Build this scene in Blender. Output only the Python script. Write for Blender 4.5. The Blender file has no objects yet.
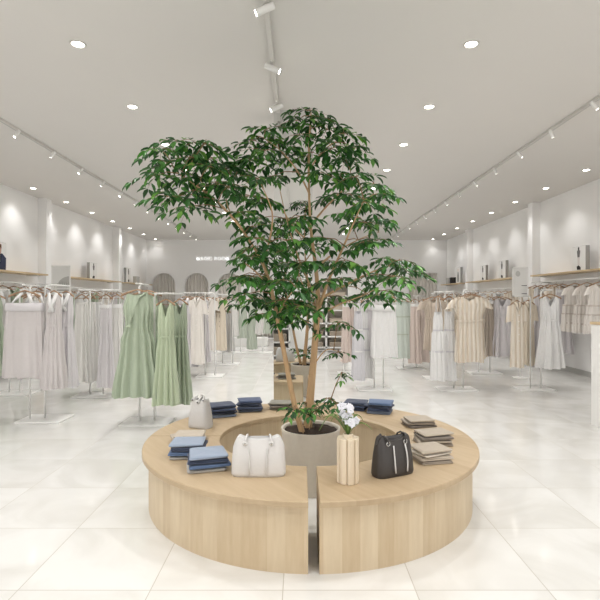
import bpy, bmesh, math, random
from mathutils import Vector, Matrix
R = math.radians
PI = math.pi
S = bpy.context.scene
COL = S.collection
F = 490.0          # focal length in pixels of the 600 px frame
EYE = 1.45
rnd = random.Random(7)


def at(px, py, d):
    return Vector(((px - 300) * d / F, d, EYE - (py - 299) * d / F))


# ------------------------------------------------------------------ materials
def lin(c):
    return tuple((v / 255 / 12.92) if v / 255 <= 0.04045 else ((v / 255 + 0.055) / 1.055) ** 2.4 for v in c) + (1.0,)


MATS = {}


def mat(name, rgb, rough=0.6, metal=0.0, spec=0.5, var=0.0, scale=20, bump=0.0, sheen=0.0, trans=0.0, stretch=(1, 1, 1)):
    if name in MATS:
        return MATS[name]
    m = bpy.data.materials.new(name)
    m.use_nodes = True
    nt = m.node_tree
    b = nt.nodes['Principled BSDF']
    c = lin(rgb)
    b.inputs['Base Color'].default_value = c
    b.inputs['Roughness'].default_value = rough
    b.inputs['Metallic'].default_value = metal
    b.inputs['Specular IOR Level'].default_value = spec
    if sheen:
        b.inputs['Sheen Weight'].default_value = sheen
    tc = nt.nodes.new('ShaderNodeTexCoord')
    mp = nt.nodes.new('ShaderNodeMapping')
    mp.inputs['Scale'].default_value = stretch
    nt.links.new(tc.outputs['Object'], mp.inputs['Vector'])
    nz = nt.nodes.new('ShaderNodeTexNoise')
    nz.inputs['Scale'].default_value = scale
    nz.inputs['Detail'].default_value = 4
    nt.links.new(mp.outputs['Vector'], nz.inputs['Vector'])
    if var:
        mx = nt.nodes.new('ShaderNodeMix')
        mx.data_type = 'RGBA'
        mx.inputs['A'].default_value = tuple(max(0, v * (1 - var)) for v in c[:3]) + (1,)
        mx.inputs['B'].default_value = tuple(min(1, v * (1 + var)) for v in c[:3]) + (1,)
        nt.links.new(nz.outputs['Fac'], mx.inputs['Factor'])
        nt.links.new(mx.outputs['Result'], b.inputs['Base Color'])
    if bump:
        bp = nt.nodes.new('ShaderNodeBump')
        bp.inputs['Strength'].default_value = bump
        bp.inputs['Distance'].default_value = 0.01
        nt.links.new(nz.outputs['Fac'], bp.inputs['Height'])
        nt.links.new(bp.outputs['Normal'], b.inputs['Normal'])
    if trans:
        b.inputs['Transmission Weight'].default_value = trans
    MATS[name] = m
    return m


def emis(name, rgb, strength):
    m = bpy.data.materials.new(name)
    m.use_nodes = True
    b = m.node_tree.nodes['Principled BSDF']
    b.inputs['Base Color'].default_value = lin(rgb)
    b.inputs['Emission Color'].default_value = lin(rgb)
    b.inputs['Emission Strength'].default_value = strength
    return m


def math_node(nt, op, a, b=None, c=None):
    n = nt.nodes.new('ShaderNodeMath')
    n.operation = op
    for i, v in enumerate((a, b, c)):
        if v is None:
            continue
        if isinstance(v, (int, float)):
            n.inputs[i].default_value = v
        else:
            nt.links.new(v, n.inputs[i])
    return n.outputs[0]


def floor_mat():
    m = bpy.data.materials.new('polished_marble_tile')
    m.use_nodes = True
    nt = m.node_tree
    b = nt.nodes['Principled BSDF']
    tc = nt.nodes.new('ShaderNodeTexCoord')
    sp = nt.nodes.new('ShaderNodeSeparateXYZ')
    nt.links.new(tc.outputs['Object'], sp.inputs[0])
    lines, cells = [], []
    for ax, off in (('X', -0.085), ('Y', 3.76)):
        t = math_node(nt, 'DIVIDE', math_node(nt, 'SUBTRACT', sp.outputs[ax], off), 0.66)
        fr = math_node(nt, 'FRACT', t)
        d = math_node(nt, 'ABSOLUTE', math_node(nt, 'SUBTRACT', fr, 0.5))
        lines.append(math_node(nt, 'GREATER_THAN', d, 0.4965))
        cells.append(math_node(nt, 'FLOOR', t))
    grout = math_node(nt, 'MAXIMUM', lines[0], lines[1])
    cb = nt.nodes.new('ShaderNodeCombineXYZ')
    nt.links.new(cells[0], cb.inputs[0])
    nt.links.new(cells[1], cb.inputs[1])
    wn = nt.nodes.new('ShaderNodeTexWhiteNoise')
    nt.links.new(cb.outputs[0], wn.inputs['Vector'])
    # each tile carries its own piece of the marble
    va = nt.nodes.new('ShaderNodeVectorMath')
    va.operation = 'MULTIPLY_ADD'
    nt.links.new(wn.outputs['Color'], va.inputs[0])
    va.inputs[1].default_value = (7, 7, 7)
    nt.links.new(tc.outputs['Object'], va.inputs[2])
    nz = nt.nodes.new('ShaderNodeTexNoise')
    nz.inputs['Scale'].default_value = 1.6
    nz.inputs['Detail'].default_value = 6
    nz.inputs['Distortion'].default_value = 1.2
    nt.links.new(va.outputs[0], nz.inputs['Vector'])
    cr = nt.nodes.new('ShaderNodeValToRGB')
    e = cr.color_ramp.elements
    e[0].position, e[0].color = 0.32, lin((216, 214, 209))
    e[1].position, e[1].color = 0.62, lin((230, 229, 226))
    nt.links.new(nz.outputs['Fac'], cr.inputs['Fac'])
    mx = nt.nodes.new('ShaderNodeMix')
    mx.data_type = 'RGBA'
    nt.links.new(grout, mx.inputs['Factor'])
    nt.links.new(cr.outputs['Color'], mx.inputs['A'])
    mx.inputs['B'].default_value = lin((176, 171, 160))
    nt.links.new(mx.outputs['Result'], b.inputs['Base Color'])
    nt.links.new(math_node(nt, 'MULTIPLY_ADD', grout, 0.35, 0.10), b.inputs['Roughness'])
    b.inputs['Specular IOR Level'].default_value = 0.55
    return m


def wood_mat(name, light, dark, mode='angle', n=46, rough=0.5, grain=26):
    """Planks: mode 'angle' = strips round the object's axis, 'x' = strips across x, 'none' = plain grain."""
    m = bpy.data.materials.new(name)
    m.use_nodes = True
    nt = m.node_tree
    b = nt.nodes['Principled BSDF']
    tc = nt.nodes.new('ShaderNodeTexCoord')
    sp = nt.nodes.new('ShaderNodeSeparateXYZ')
    nt.links.new(tc.outputs['Object'], sp.inputs[0])
    if mode == 'angle':
        a = math_node(nt, 'ARCTAN2', sp.outputs['Y'], sp.outputs['X'])
        u = math_node(nt, 'MULTIPLY', a, n / (2 * PI))
        al = math_node(nt, 'MULTIPLY', a, 1.2)
        gx, gy = al, math_node(nt, 'MULTIPLY', sp.outputs['Z'], 0.12)
    elif mode == 'x':
        s = math_node(nt, 'ADD', math_node(nt, 'MULTIPLY', sp.outputs['X'], 0.8), math_node(nt, 'MULTIPLY', sp.outputs['Y'], 0.6))
        u = math_node(nt, 'MULTIPLY', s, n)
        gx = s
        gy = math_node(nt, 'MULTIPLY', math_node(nt, 'SUBTRACT', math_node(nt, 'MULTIPLY', sp.outputs['Y'], 0.8), math_node(nt, 'MULTIPLY', sp.outputs['X'], 0.6)), 0.1)
    else:
        u = math_node(nt, 'MULTIPLY', sp.outputs['X'], 0.0)
        gx, gy = math_node(nt, 'ADD', sp.outputs['X'], sp.outputs['Z']), math_node(nt, 'MULTIPLY', sp.outputs['Y'], 0.1)
    fl = math_node(nt, 'FLOOR', u)
    wn = nt.nodes.new('ShaderNodeTexWhiteNoise')
    wn.noise_dimensions = '1D'
    nt.links.new(fl, wn.inputs['W'])
    cb = nt.nodes.new('ShaderNodeCombineXYZ')
    nt.links.new(gx, cb.inputs[0])
    nt.links.new(gy, cb.inputs[1])
    nt.links.new(math_node(nt, 'MULTIPLY', wn.outputs['Value'], 9.0), cb.inputs[2])
    nz = nt.nodes.new('ShaderNodeTexNoise')
    nz.inputs['Scale'].default_value = grain
    nz.inputs['Detail'].default_value = 5
    nz.inputs['Roughness'].default_value = 0.6
    nt.links.new(cb.outputs[0], nz.inputs['Vector'])
    f = math_node(nt, 'ADD', math_node(nt, 'MULTIPLY', wn.outputs['Value'], 0.35), math_node(nt, 'MULTIPLY', nz.outputs['Fac'], 0.7))
    cr = nt.nodes.new('ShaderNodeValToRGB')
    e = cr.color_ramp.elements
    e[0].position, e[0].color = 0.15, lin(dark)
    e[1].position, e[1].color = 0.85, lin(light)
    nt.links.new(f, cr.inputs['Fac'])
    nt.links.new(cr.outputs['Color'], b.inputs['Base Color'])
    b.inputs['Roughness'].default_value = rough
    b.inputs['Specular IOR Level'].default_value = 0.35
    bp = nt.nodes.new('ShaderNodeBump')
    bp.inputs['Strength'].default_value = 0.06
    bp.inputs['Distance'].default_value = 0.004
    nt.links.new(nz.outputs['Fac'], bp.inputs['Height'])
    nt.links.new(bp.outputs['Normal'], b.inputs['Normal'])
    return m


def leaf_mat():
    m = bpy.data.materials.new('leaf_green')
    m.use_nodes = True
    nt = m.node_tree
    b = nt.nodes['Principled BSDF']
    g = nt.nodes.new('ShaderNodeNewGeometry')
    cr = nt.nodes.new('ShaderNodeValToRGB')
    e = cr.color_ramp.elements
    e[0].position, e[0].color = 0.0, lin((36, 72, 34))
    e[1].position, e[1].color = 1.0, lin((120, 172, 74))
    k = cr.color_ramp.elements.new(0.5)
    k.color = lin((50, 102, 44))
    k = cr.color_ramp.elements.new(0.85)
    k.color = lin((76, 134, 56))
    nt.links.new(g.outputs['Random Per Island'], cr.inputs['Fac'])
    nt.links.new(cr.outputs['Color'], b.inputs['Base Color'])
    b.inputs['Roughness'].default_value = 0.42
    b.inputs['Specular IOR Level'].default_value = 0.45
    tr = nt.nodes.new('ShaderNodeBsdfTranslucent')
    nt.links.new(cr.outputs['Color'], tr.inputs['Color'])
    mx = nt.nodes.new('ShaderNodeMixShader')
    mx.inputs[0].default_value = 0.22
    nt.links.new(b.outputs[0], mx.inputs[1])
    nt.links.new(tr.outputs[0], mx.inputs[2])
    nt.links.new(mx.outputs[0], nt.nodes['Material Output'].inputs['Surface'])
    return m


M_WALL = mat('wall_paint', (249, 248, 247), 0.85, var=0.015, scale=3)
M_CEIL = mat('ceiling_paint', (222, 219, 215), 0.9, var=0.01, scale=2)
M_FLOOR = floor_mat()
M_WHITE = mat('white_powder_coat', (238, 237, 234), 0.35, var=0.01)
M_TRACK = mat('track_paint', (214, 211, 206), 0.45, var=0.01)
M_GREY = mat('grey_panel', (186, 185, 181), 0.6, var=0.03)
M_DARK = mat('dark_print', (40, 38, 40), 0.6, var=0.1)
M_CHROME = mat('polished_nickel', (206, 205, 202), 0.2, metal=1.0, var=0.02)
M_MIRROR = mat('mirror_glass', (236, 238, 237), 0.01, metal=1.0, var=0.002)
M_BENCH_SIDE = wood_mat('bench_oak_staves', (219, 202, 174), (192, 169, 136), 'angle', 74)
M_BENCH_TOP = wood_mat('bench_oak_top', (197, 176, 146), (174, 151, 120), 'x', 5.5)
M_SHELF = wood_mat('shelf_oak', (222, 200, 165), (190, 163, 124), 'none')
M_VASE = wood_mat('vase_wood', (238, 226, 206), (212, 194, 166), 'angle', 14, 0.55)
M_HANGER = wood_mat('hanger_wood', (188, 158, 130), (152, 118, 90), 'none')
M_POT = mat('stone_planter', (214, 206, 193), 0.75, var=0.06, scale=30, bump=0.15)
M_SOIL = mat('potting_soil', (52, 38, 28), 0.95, var=0.5, scale=60, bump=0.8)
M_BARK = mat('smooth_bark', (194, 160, 120), 0.6, var=0.18, scale=14, bump=0.2, stretch=(4, 4, 0.6))
M_TWIG = mat('twig_bark', (150, 120, 88), 0.7, var=0.15)
M_LEAF = leaf_mat()
M_LAMP = emis('lamp_glow', (255, 250, 240), 14)
M_CURTAIN = mat('linen_curtain', (228, 223, 216), 0.85, var=0.05, scale=8, bump=0.1)
M_BAGW = mat('white_leather', (216, 214, 212), 0.45, var=0.03, scale=60, bump=0.08)
M_BAGD = mat('charcoal_leather', (62, 58, 56), 0.45, var=0.12, scale=60, bump=0.1)
M_BAGG = mat('grey_canvas', (206, 204, 202), 0.75, var=0.05, scale=80, bump=0.1)
M_PETAL = mat('white_petal', (226, 226, 232), 0.6, var=0.02)
M_STEM = mat('flower_leaf', (104, 132, 62), 0.5, var=0.2, scale=10)
M_GLASS = mat('grey_glass', (200, 203, 204), 0.1, var=0.01)


def cloth(name, rgb, rough=0.75, sheen=0.2):
    return mat('cloth_' + name, rgb, rough, var=0.04, scale=30, bump=0.05, sheen=sheen, spec=0.3)


def striped(name, a, b):
    """woven vertical stripes across the garment's width"""
    m = cloth(name, a)
    nt = m.node_tree
    tc = nt.nodes.new('ShaderNodeTexCoord')
    sp = nt.nodes.new('ShaderNodeSeparateXYZ')
    nt.links.new(tc.outputs['Object'], sp.inputs[0])
    st = math_node(nt, 'MULTIPLY_ADD', math_node(nt, 'SINE', math_node(nt, 'MULTIPLY', sp.outputs['X'], 2 * PI / .066)), 0.5, 0.5)
    mx = nt.nodes.new('ShaderNodeMix')
    mx.data_type = 'RGBA'
    nt.links.new(st, mx.inputs['Factor'])
    mx.inputs['A'].default_value = lin(a)
    mx.inputs['B'].default_value = lin(b)
    nt.links.new(mx.outputs['Result'], nt.nodes['Principled BSDF'].inputs['Base Color'])
    return m


# ------------------------------------------------------------------ mesh helpers
class MB:
    def __init__(self):
        self.v, self.f, self.mi = [], [], []

    def add(self, vs, fs, mi=0):
        o = len(self.v)
        self.v += [tuple(p) for p in vs]
        self.f += [tuple(i + o for i in f) for f in fs]
        self.mi += [mi] * len(fs)
        return self

    def box(self, c, s, rz=0, mi=0, m4=None):
        hx, hy, hz = s[0] / 2, s[1] / 2, s[2] / 2
        vs = [Vector((x * hx, y * hy, z * hz)) for z in (-1, 1) for x, y in ((-1, -1), (1, -1), (1, 1), (-1, 1))]
        mm = Matrix.Translation(Vector(c)) @ (m4 if m4 else Matrix.Rotation(rz, 4, 'Z'))
        return self.add([mm @ v for v in vs], [(3, 2, 1, 0), (4, 5, 6, 7), (0, 1, 5, 4), (1, 2, 6, 5), (2, 3, 7, 6), (3, 0, 4, 7)], mi)

    def rbox(self, c, s, bev=0.004, rz=0, mi=0):
        hx, hy, hz = s[0] / 2, s[1] / 2, s[2] / 2
        b = min(bev, hx * .9, hy * .9, hz * .9)
        rings = []
        for z, k in ((-hz, b), (-hz + b, 0), (hz - b, 0), (hz, b)):
            x, y = hx - k, hy - k
            cc = b
            rings.append([Vector((-x + cc, -y, z)), Vector((x - cc, -y, z)), Vector((x, -y + cc, z)), Vector((x, y - cc, z)),
                          Vector((x - cc, y, z)), Vector((-x + cc, y, z)), Vector((-x, y - cc, z)), Vector((-x, -y + cc, z))])
        mm = Matrix.Translation(Vector(c)) @ Matrix.Rotation(rz, 4, 'Z')
        return self.rings([[mm @ p for p in r] for r in rings], True, True, mi=mi)

    def rings(self, rs, cap0=False, cap1=False, close=True, mi=0):
        n = len(rs[0])
        vs = [p for r in rs for p in r]
        fs = []
        for j in range(len(rs) - 1):
            for i in range(n if close else n - 1):
                k = (i + 1) % n
                fs.append((j * n + i, j * n + k, (j + 1) * n + k, (j + 1) * n + i))
        if cap0:
            fs.append(tuple(reversed(range(n))))
        if cap1:
            fs.append(tuple((len(rs) - 1) * n + i for i in range(n)))
        return self.add(vs, fs, mi)

    def tube(self, pts, r, n=8, caps=True, mi=0):
        pts = [Vector(p) for p in pts]
        rr = r if isinstance(r, (list, tuple)) else [r] * len(pts)
        rs = []
        up = None
        for i, p in enumerate(pts):
            t = (pts[min(i + 1, len(pts) - 1)] - pts[max(i - 1, 0)]).normalized()
            if up is None:
                up = Vector((0, 0, 1)) if abs(t.z) < 0.9 else Vector((1, 0, 0))
            a = t.cross(up)
            if a.length < 1e-5:
                a = t.cross(Vector((0, 1, 0)))
            a.normalize()
            b = a.cross(t).normalized()
            up = b
            rs.append([p + (a * math.cos(2 * PI * k / n) + b * math.sin(2 * PI * k / n)) * rr[i] for k in range(n)])
        return self.rings(rs, caps, caps, mi=mi)

    def lathe(self, prof, n=32, c=(0, 0, 0), cap0=True, cap1=True, mi=0):
        c = Vector(c)
        rs = [[c + Vector((r * math.cos(2 * PI * k / n), r * math.sin(2 * PI * k / n), z)) for k in range(n)] for r, z in prof]
        return self.rings(rs, cap0, cap1, mi=mi)

    def prism(self, poly, z0, z1, mi=0):
        rs = [[Vector((x, y, z)) for x, y in poly] for z in (z0, z1)]
        return self.rings(rs, True, True, mi=mi)

    def ball(self, c, r, n=10, m=6, s=(1, 1, 1), mi=0):
        rs = []
        for j in range(m + 1):
            a = -PI / 2 + PI * j / m
            q = max(0.001, math.cos(a))
            rs.append([Vector(c) + Vector((r * s[0] * q * math.cos(2 * PI * k / n), r * s[1] * q * math.sin(2 * PI * k / n), r * s[2] * math.sin(a))) for k in range(n)])
        return self.rings(rs, True, True, mi=mi)

    def build(self, name, material, parent=None, loc=(0, 0, 0), rz=0, smooth=False, sharp=None):
        me = bpy.data.meshes.new(name)
        me.from_pydata(self.v, [], self.f)
        for m in (material if isinstance(material, list) else [material]):
            me.materials.append(m)
        me.polygons.foreach_set('material_index', self.mi)
        if smooth:
            me.polygons.foreach_set('use_smooth', [True] * len(me.polygons))
            if sharp:
                me.set_sharp_from_angle(angle=R(sharp))
        me.update()
        o = bpy.data.objects.new(name, me)
        COL.objects.link(o)
        o.location = loc
        o.rotation_euler = (0, 0, rz)
        if parent:
            o.parent = parent
        return o


def tag(o, label, cat, group=None, kind=None):
    o['label'] = label
    o['category'] = cat
    if group:
        o['group'] = group
    if kind:
        o['kind'] = kind
    return o


def thing(name, label, cat, loc=(0, 0, 0), rz=0, group=None):
    o = bpy.data.objects.new(name, None)
    o.empty_display_size = 0.1
    COL.objects.link(o)
    o.location = loc
    o.rotation_euler = (0, 0, rz)
    return tag(o, label, cat, group)


def dup(root, loc, rz=0, label=None, group=None):
    def cp(o, par):
        c = o.copy()
        COL.objects.link(c)
        if par:
            c.parent = par
        for ch in KIDS.get(o.name, []):
            cp(ch, c)
        return c
    KIDS = {}
    for o in bpy.data.objects:
        if o.parent:
            KIDS.setdefault(o.parent.name, []).append(o)
    r = cp(root, None)
    r.location = loc
    r.rotation_euler = (0, 0, rz)
    if label:
        r['label'] = label
    if group:
        r['group'] = group
    return r


def struct(name, mb, m, label, cat, **k):
    o = mb.build(name, m, **k)
    return tag(o, label, cat, kind='structure')


# ------------------------------------------------------------------ the room
XL, XR, YB, YF, H = -5.61, 5.37, 17.9, -.8, 3.61
struct('floor', MB().add([(XL - .2, -9, 0), (XR + .2, -9, 0), (XR + .2, YB + 1, 0), (XL - .2, YB + 1, 0)], [(0, 1, 2, 3)]), M_FLOOR,
       'polished pale marble tile floor of the shop', 'floor')
struct('ceiling', MB().box(((XL + XR) / 2, (YF + YB) / 2 + .3, H + .1), (XR - XL + .4, YB - YF + 1.9, .2)), M_CEIL, 'flat pale grey shop ceiling', 'ceiling')
struct('wall_left', MB().box((XL - .1, (YB + YF) / 2, H / 2), (.2, YB - YF, H)), M_WALL, 'white left side wall of the shop', 'wall')
struct('wall_right', MB().box((XR + .1, (YB + YF) / 2, H / 2), (.2, YB - YF, H)), M_WALL, 'white right side wall of the shop', 'wall')
# the unseen shop front: a solid middle, side openings added to let daylight in
fw = MB().box(((XL + XR) / 2, YF - .1, 3.2), (XR - XL + .4, .2, .82))
fw.box((-.1, YF - .1, 1.4), (3.6, .2, 2.8))
fw.box((XL + .1, YF - .1, 1.4), (.6, .2, 2.8)).box((XR - .1, YF - .1, 1.4), (.6, .2, 2.8))
struct('wall_front', fw, M_WALL, 'white front wall with two side openings added for daylight', 'wall')


def back_wall():
    bm = bmesh.new()
    loops = [[(XL - .2, 0), (XR + .2, 0), (XR + .2, H), (XL - .2, H)]]
    for cx in ARCH_X:
        r, zs = .43, 1.97
        lp = [(cx + r, 0.02)] + [(cx + r * math.cos(PI * i / 20), zs + r * math.sin(PI * i / 20)) for i in range(21)] + [(cx - r, 0.02)]
        loops.append(lp)
    loops.append([(3.98, .02), (5.04, .02), (5.04, 2.4), (3.98, 2.4)])
    es = []
    for lp in loops:
        vs = [bm.verts.new((x, YB, z)) for x, z in lp]
        es += [bm.edges.new((vs[i], vs[(i + 1) % len(vs)])) for i in range(len(vs))]
    bmesh.ops.triangle_fill(bm, edges=es, use_beauty=True, normal=(0, -1, 0))
    r = bmesh.ops.extrude_face_region(bm, geom=bm.faces[:])
    bmesh.ops.translate(bm, verts=[g for g in r['geom'] if isinstance(g, bmesh.types.BMVert)], vec=(0, .16, 0))
    bmesh.ops.recalc_face_normals(bm, faces=bm.faces[:])
    me = bpy.data.meshes.new('wall_back')
    bm.to_mesh(me)
    me.materials.append(M_WALL)
    o = bpy.data.objects.new('wall_back', me)
    COL.objects.link(o)
    tag(o, 'white back wall with arched fitting room openings', 'wall', kind='structure')


ARCH_X = (-4.99, -3.78, -2.575, -1.37)
back_wall()
struct('wall_backing', MB().box(((XL + XR) / 2, YB + .7, H / 2), (XR - XL + .4, .1, H)), M_WALL, 'white wall inside the fitting rooms', 'wall')
for side, x, s in (('left', XL, 1), ('right', XR, -1)):
    struct('baseboard_' + side, MB().box((x + s * .008, (YB + YF) / 2, .05), (.016, YB - YF, .1)), M_GREY, 'pale grey skirting along the %s wall' % side, 'baseboard')
n = 0
for side, x, ys in (('left', XL, (10.5, 14.7, 6.3)), ('right', XR, (10.96, 15.2, 6.7))):
    s = 1 if side == 'left' else -1
    for y in ys:
        n += 1
        struct('trim_%d' % n, MB().box((x + s * .09, y + .1, H / 2), (.18, .22, H)), M_WALL, 'white square pilaster on the %s wall' % side, 'pilaster')


def curtain(cx, w, h, label, folds=9):
    N = 90
    top, bot = [], []
    rs = []
    for j in range(9):
        z = .03 + (h - .03) * (1 - j / 8)
        rs.append([Vector((cx - w / 2 + w * i / N, YB + .215 + .035 * math.sin(2 * PI * folds * i / N + .3 * math.sin(j)) + .008 * math.sin(17 * i / N * 2 + j * .4), z)) for i in range(N + 1)])
    o = MB().rings(rs, close=False).build('curtain', M_CURTAIN, smooth=True)
    tag(o, label, 'curtain', 'fitting room curtains')
    md = o.modifiers.new('Solidify', 'SOLIDIFY')
    md.thickness = .004


for cx, w in zip(ARCH_X, ('leftmost arched opening of the back wall', 'second arched opening from the left', 'third arched opening beside the tree crown', 'arched opening hidden behind the tree')):
    curtain(cx, 1.1, 2.6, 'taupe pleated curtain in the ' + w)
curtain(4.51, 1.25, 2.6, 'taupe pleated curtain in the square opening at back right', 10)

# shop sign: raised letters, one mesh each
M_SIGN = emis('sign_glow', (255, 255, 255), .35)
sign = thing('wall_sign', 'small white raised lettering sign high on the back wall', 'sign', (-3.22, YB, 2.87))


def letter(ch, x):
    cu = bpy.data.curves.new('letter', 'FONT')
    cu.body = ch
    cu.size = .172
    cu.extrude = .012
    cu.offset = .0012
    to = bpy.data.objects.new('tmp', cu)
    COL.objects.link(to)
    bpy.context.view_layer.update()
    me = bpy.data.meshes.new_from_object(to.evaluated_get(bpy.context.evaluated_depsgraph_get()))
    bpy.data.objects.remove(to)
    x0 = min(v.co.x for v in me.vertices)
    wd = max(v.co.x for v in me.vertices) - x0
    for v in me.vertices:
        v.co = Vector((v.co.x - x0, -v.co.z - .013, v.co.y))
    me.materials.clear()
    me.materials.append(M_SIGN)
    o = bpy.data.objects.new('letter', me)
    COL.objects.link(o)
    o.parent = sign
    o.location = (x, 0, 0)
    return wd


lx = -.56
for ch in 'MAGIC ROOM':
    lx += .075 if ch == ' ' else letter(ch, lx) + .022

# ------------------------------------------------------------------ mirror column
t = thing('mirror_column', 'square mirror-clad column standing behind the tree', 'column', (-.08, 5.83, 0))
MB().box((0, .02, H / 2), (.42, .4, H)).build('core', M_WALL, t)
MB().box((0, -.215, H / 2), (.44, .03, H - .004)).build('mirror_panel', M_MIRROR, t)
for s in (-1, 1):
    MB().box((s * .216, .0, H / 2), (.012, .40, H - .004)).build('mirror_panel', M_MIRROR, t)

# ------------------------------------------------------------------ lamps
def spot(loc, target, watts, deg, blend=.6, r=.05, name='lamp_light', col=(1, .99, .975)):
    l = bpy.data.lights.new(name, 'SPOT')
    l.energy = watts
    l.spot_size = R(deg)
    l.spot_blend = blend
    l.shadow_soft_size = r
    l.color = col
    o = bpy.data.objects.new(name, l)
    COL.objects.link(o)
    o.location = loc
    d = Vector(target) - Vector(loc)
    o.rotation_euler = d.to_track_quat('-Z', 'Y').to_euler()
    return o


def downlight_proto():
    t = thing('downlight', '', 'downlight')
    MB().lathe([(.066, 0), (.066, -.006), (.056, -.009), (.048, -.004), (.048, 0)], 28, cap0=False, cap1=False).build('trim_ring', M_TRACK, t, smooth=True, sharp=40)
    MB().lathe([(.0475, -.003), (.0475, -.001)], 28).build('lamp_face', M_LAMP, t)
    return t


W_DOWN, W_WASH, W_TRACK = 66, 15, 17
ordn = ['first', 'second', 'third', 'fourth', 'fifth', 'sixth', 'seventh', 'eighth', 'ninth', 'tenth', 'eleventh', 'twelfth', 'thirteenth', 'fourteenth']
dl = downlight_proto()
first = True
for x, nm, wash in ((-1.88, 'row left of the central track', 0), (1.45, 'row right of the central track', 0),
                    (-5.2, 'row along the left wall', -1), (4.79, 'row along the right wall', 1)):
    vis = 0
    for k in range(-3, 11 if wash else 10):
        y = 4.15 + 1.35 * k
        if y < YF + .2:
            continue
        inview = y > 3.6 and abs(x) / y < .62
        if inview:
            lab = 'recessed downlight, %s from the front in the %s' % (ordn[vis], nm)
            vis += 1
            if first:
                dl.location = (x, y, H)
                dl['label'] = lab
                dl['group'] = 'recessed downlights'
                first = False
            else:
                dup(dl, (x, y, H), 0, lab, 'recessed downlights')
        if wash:
            spot((x, y, H - .02), (x + wash * .36, y, 1.0), W_WASH * (.35 if k == 10 else 1), 104, .8, .04)
        else:
            spot((x, y, H - .02), (x, y, 0), W_DOWN, 125, .7, .06)


def track_head(label, loc, rz, tilt, group, sc=1.0):
    t = thing('track_spotlight', label, 'spotlight', loc, rz, group)
    t.scale = (sc, sc, sc)
    MB().rbox((0, 0, -.05), (.032, .1, .026), .003).build('adapter', M_TRACK, t)
    MB().tube([(0, 0, -.055), (0, 0, -.085)], .008, 8).build('stem', M_TRACK, t, smooth=True)
    m4 = Matrix.Rotation(tilt, 4, 'Y')
    c = Vector((0, 0, -.108))
    mb = MB()
    prof = [(.026, -.085), (.032, -.08), (.034, .06), (.034, .085), (.030, .087)]
    rs = [[c + m4 @ Vector((z, r * math.cos(2 * PI * k / 18), r * math.sin(2 * PI * k / 18))) for k in range(18)] for r, z in prof]
    mb.rings(rs, True, True)
    mb.build('head', M_WHITE, t, smooth=True, sharp=40)
    mb = MB()
    rs = [[c + m4 @ Vector((z, r * math.cos(2 * PI * k / 18), r * math.sin(2 * PI * k / 18))) for k in range(18)] for r, z in ((.026, .0875), (.026, .0895))]
    mb.rings(rs, True, True)
    mb.build('lamp_face', M_LAMP, t)
    d = m4 @ Vector((1, 0, 0))
    d.rotate(Matrix.Rotation(rz, 4, 'Z'))
    return Vector(loc) + c * sc, d


for x, nm, y0, y1 in ((-.25, 'central', -.7, 5.6), (-3.58, 'left', -.7, 17.6), (3.18, 'right', -.7, 17.6)):
    o = MB().rbox((0, 0, -.018), (.04, y1 - y0, .036), .002).build('lighting_track', M_TRACK, loc=(x, (y0 + y1) / 2, H))
    tag(o, 'slim pale ceiling track running along the %s' % ('middle of the shop, ending at the mirror column' if nm == 'central' else nm + ' side of the shop'), 'track')
    if nm != 'central':
        MB().box((0, 0, -.037), (.014, y1 - y0 - .02, .003)).build('conductor_slot', M_GREY, o)
    vis = 0
    for k in range(-3, 16):
        y = 3.5 + .9 * k
        if y > y1 - .2:
            break
        if y < YF + .2:
            continue
        inview = y > (3.2 if nm == 'central' else 5.2)
        rz, tilt = (PI, R(24)) if nm == 'central' and k % 2 == 0 else (0, R(24)) if nm == 'central' else (PI if nm == 'left' else 0, R(50))
        if nm != 'central' and k % 2:
            rz, tilt = rz + R(25), R(58)
        if inview:
            lab = 'small white spotlight, %s from the front on the %s ceiling track' % (ordn[vis], nm)
            vis += 1
            p, d = track_head(lab, (x, y, H), rz, tilt, 'ceiling track spotlights', .82 if nm == 'central' else .62)
        else:
            p = Vector((x, y, H - .13))
            d = Vector((math.cos(rz) * math.cos(tilt), math.sin(rz) * math.cos(tilt), -math.sin(tilt)))
        if nm != 'central':
            spot(p + d * .12, p + d * 2, W_TRACK, 62, .6, .035)

# ------------------------------------------------------------------ round bench
CX, CY = .073, 3.76


def arc_quarter(r0, r1, q, g0, g1, n=26):
    """annulus quarter q (0 = +x+y, counter-clockwise) with flat gaps g0, g1 at its two ends"""
    def ang(r, i):
        a0 = q * PI / 2 + math.asin(g0 / r)
        a1 = (q + 1) * PI / 2 - math.asin(g1 / r)
        return a0 + (a1 - a0) * i / n
    out = [(r1, ang(r1, i)) for i in range(n + 1)]
    inn = [(r0, ang(r0, i)) for i in range(n + 1)]
    return [(r * math.cos(a), r * math.sin(a)) for r, a in out], [(r * math.cos(a), r * math.sin(a)) for r, a in inn]


def quarter_solid(r0, r1, q, g0, g1, z0, z1, bev=0):
    mb = MB()
    prof = [(0, z0), (0, z1)] if not bev else [(0, z0), (0, z1 - bev), (bev, z1)]
    rings = []
    for k, z in prof:
        o, i = arc_quarter(r0 + k, r1 - k, q, g0 + k * .5, g1 + k * .5)
        rings.append([Vector((x, y, z)) for x, y in o] + [Vector((x, y, z)) for x, y in reversed(i)])
    mb.rings(rings)
    n = len(rings[0])
    h = n // 2
    base = (len(rings) - 1) * n
    fs = [(base + i, base + i + 1, base + n - 2 - i, base + n - 1 - i) for i in range(h - 1)]
    fs += [(n - 1 - i, n - 2 - i, i + 1, i) for i in range(h - 1)]
    o = len(mb.v) - len(rings) * n
    mb.f += fs
    mb.mi += [0] * len(fs)
    return mb


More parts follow.
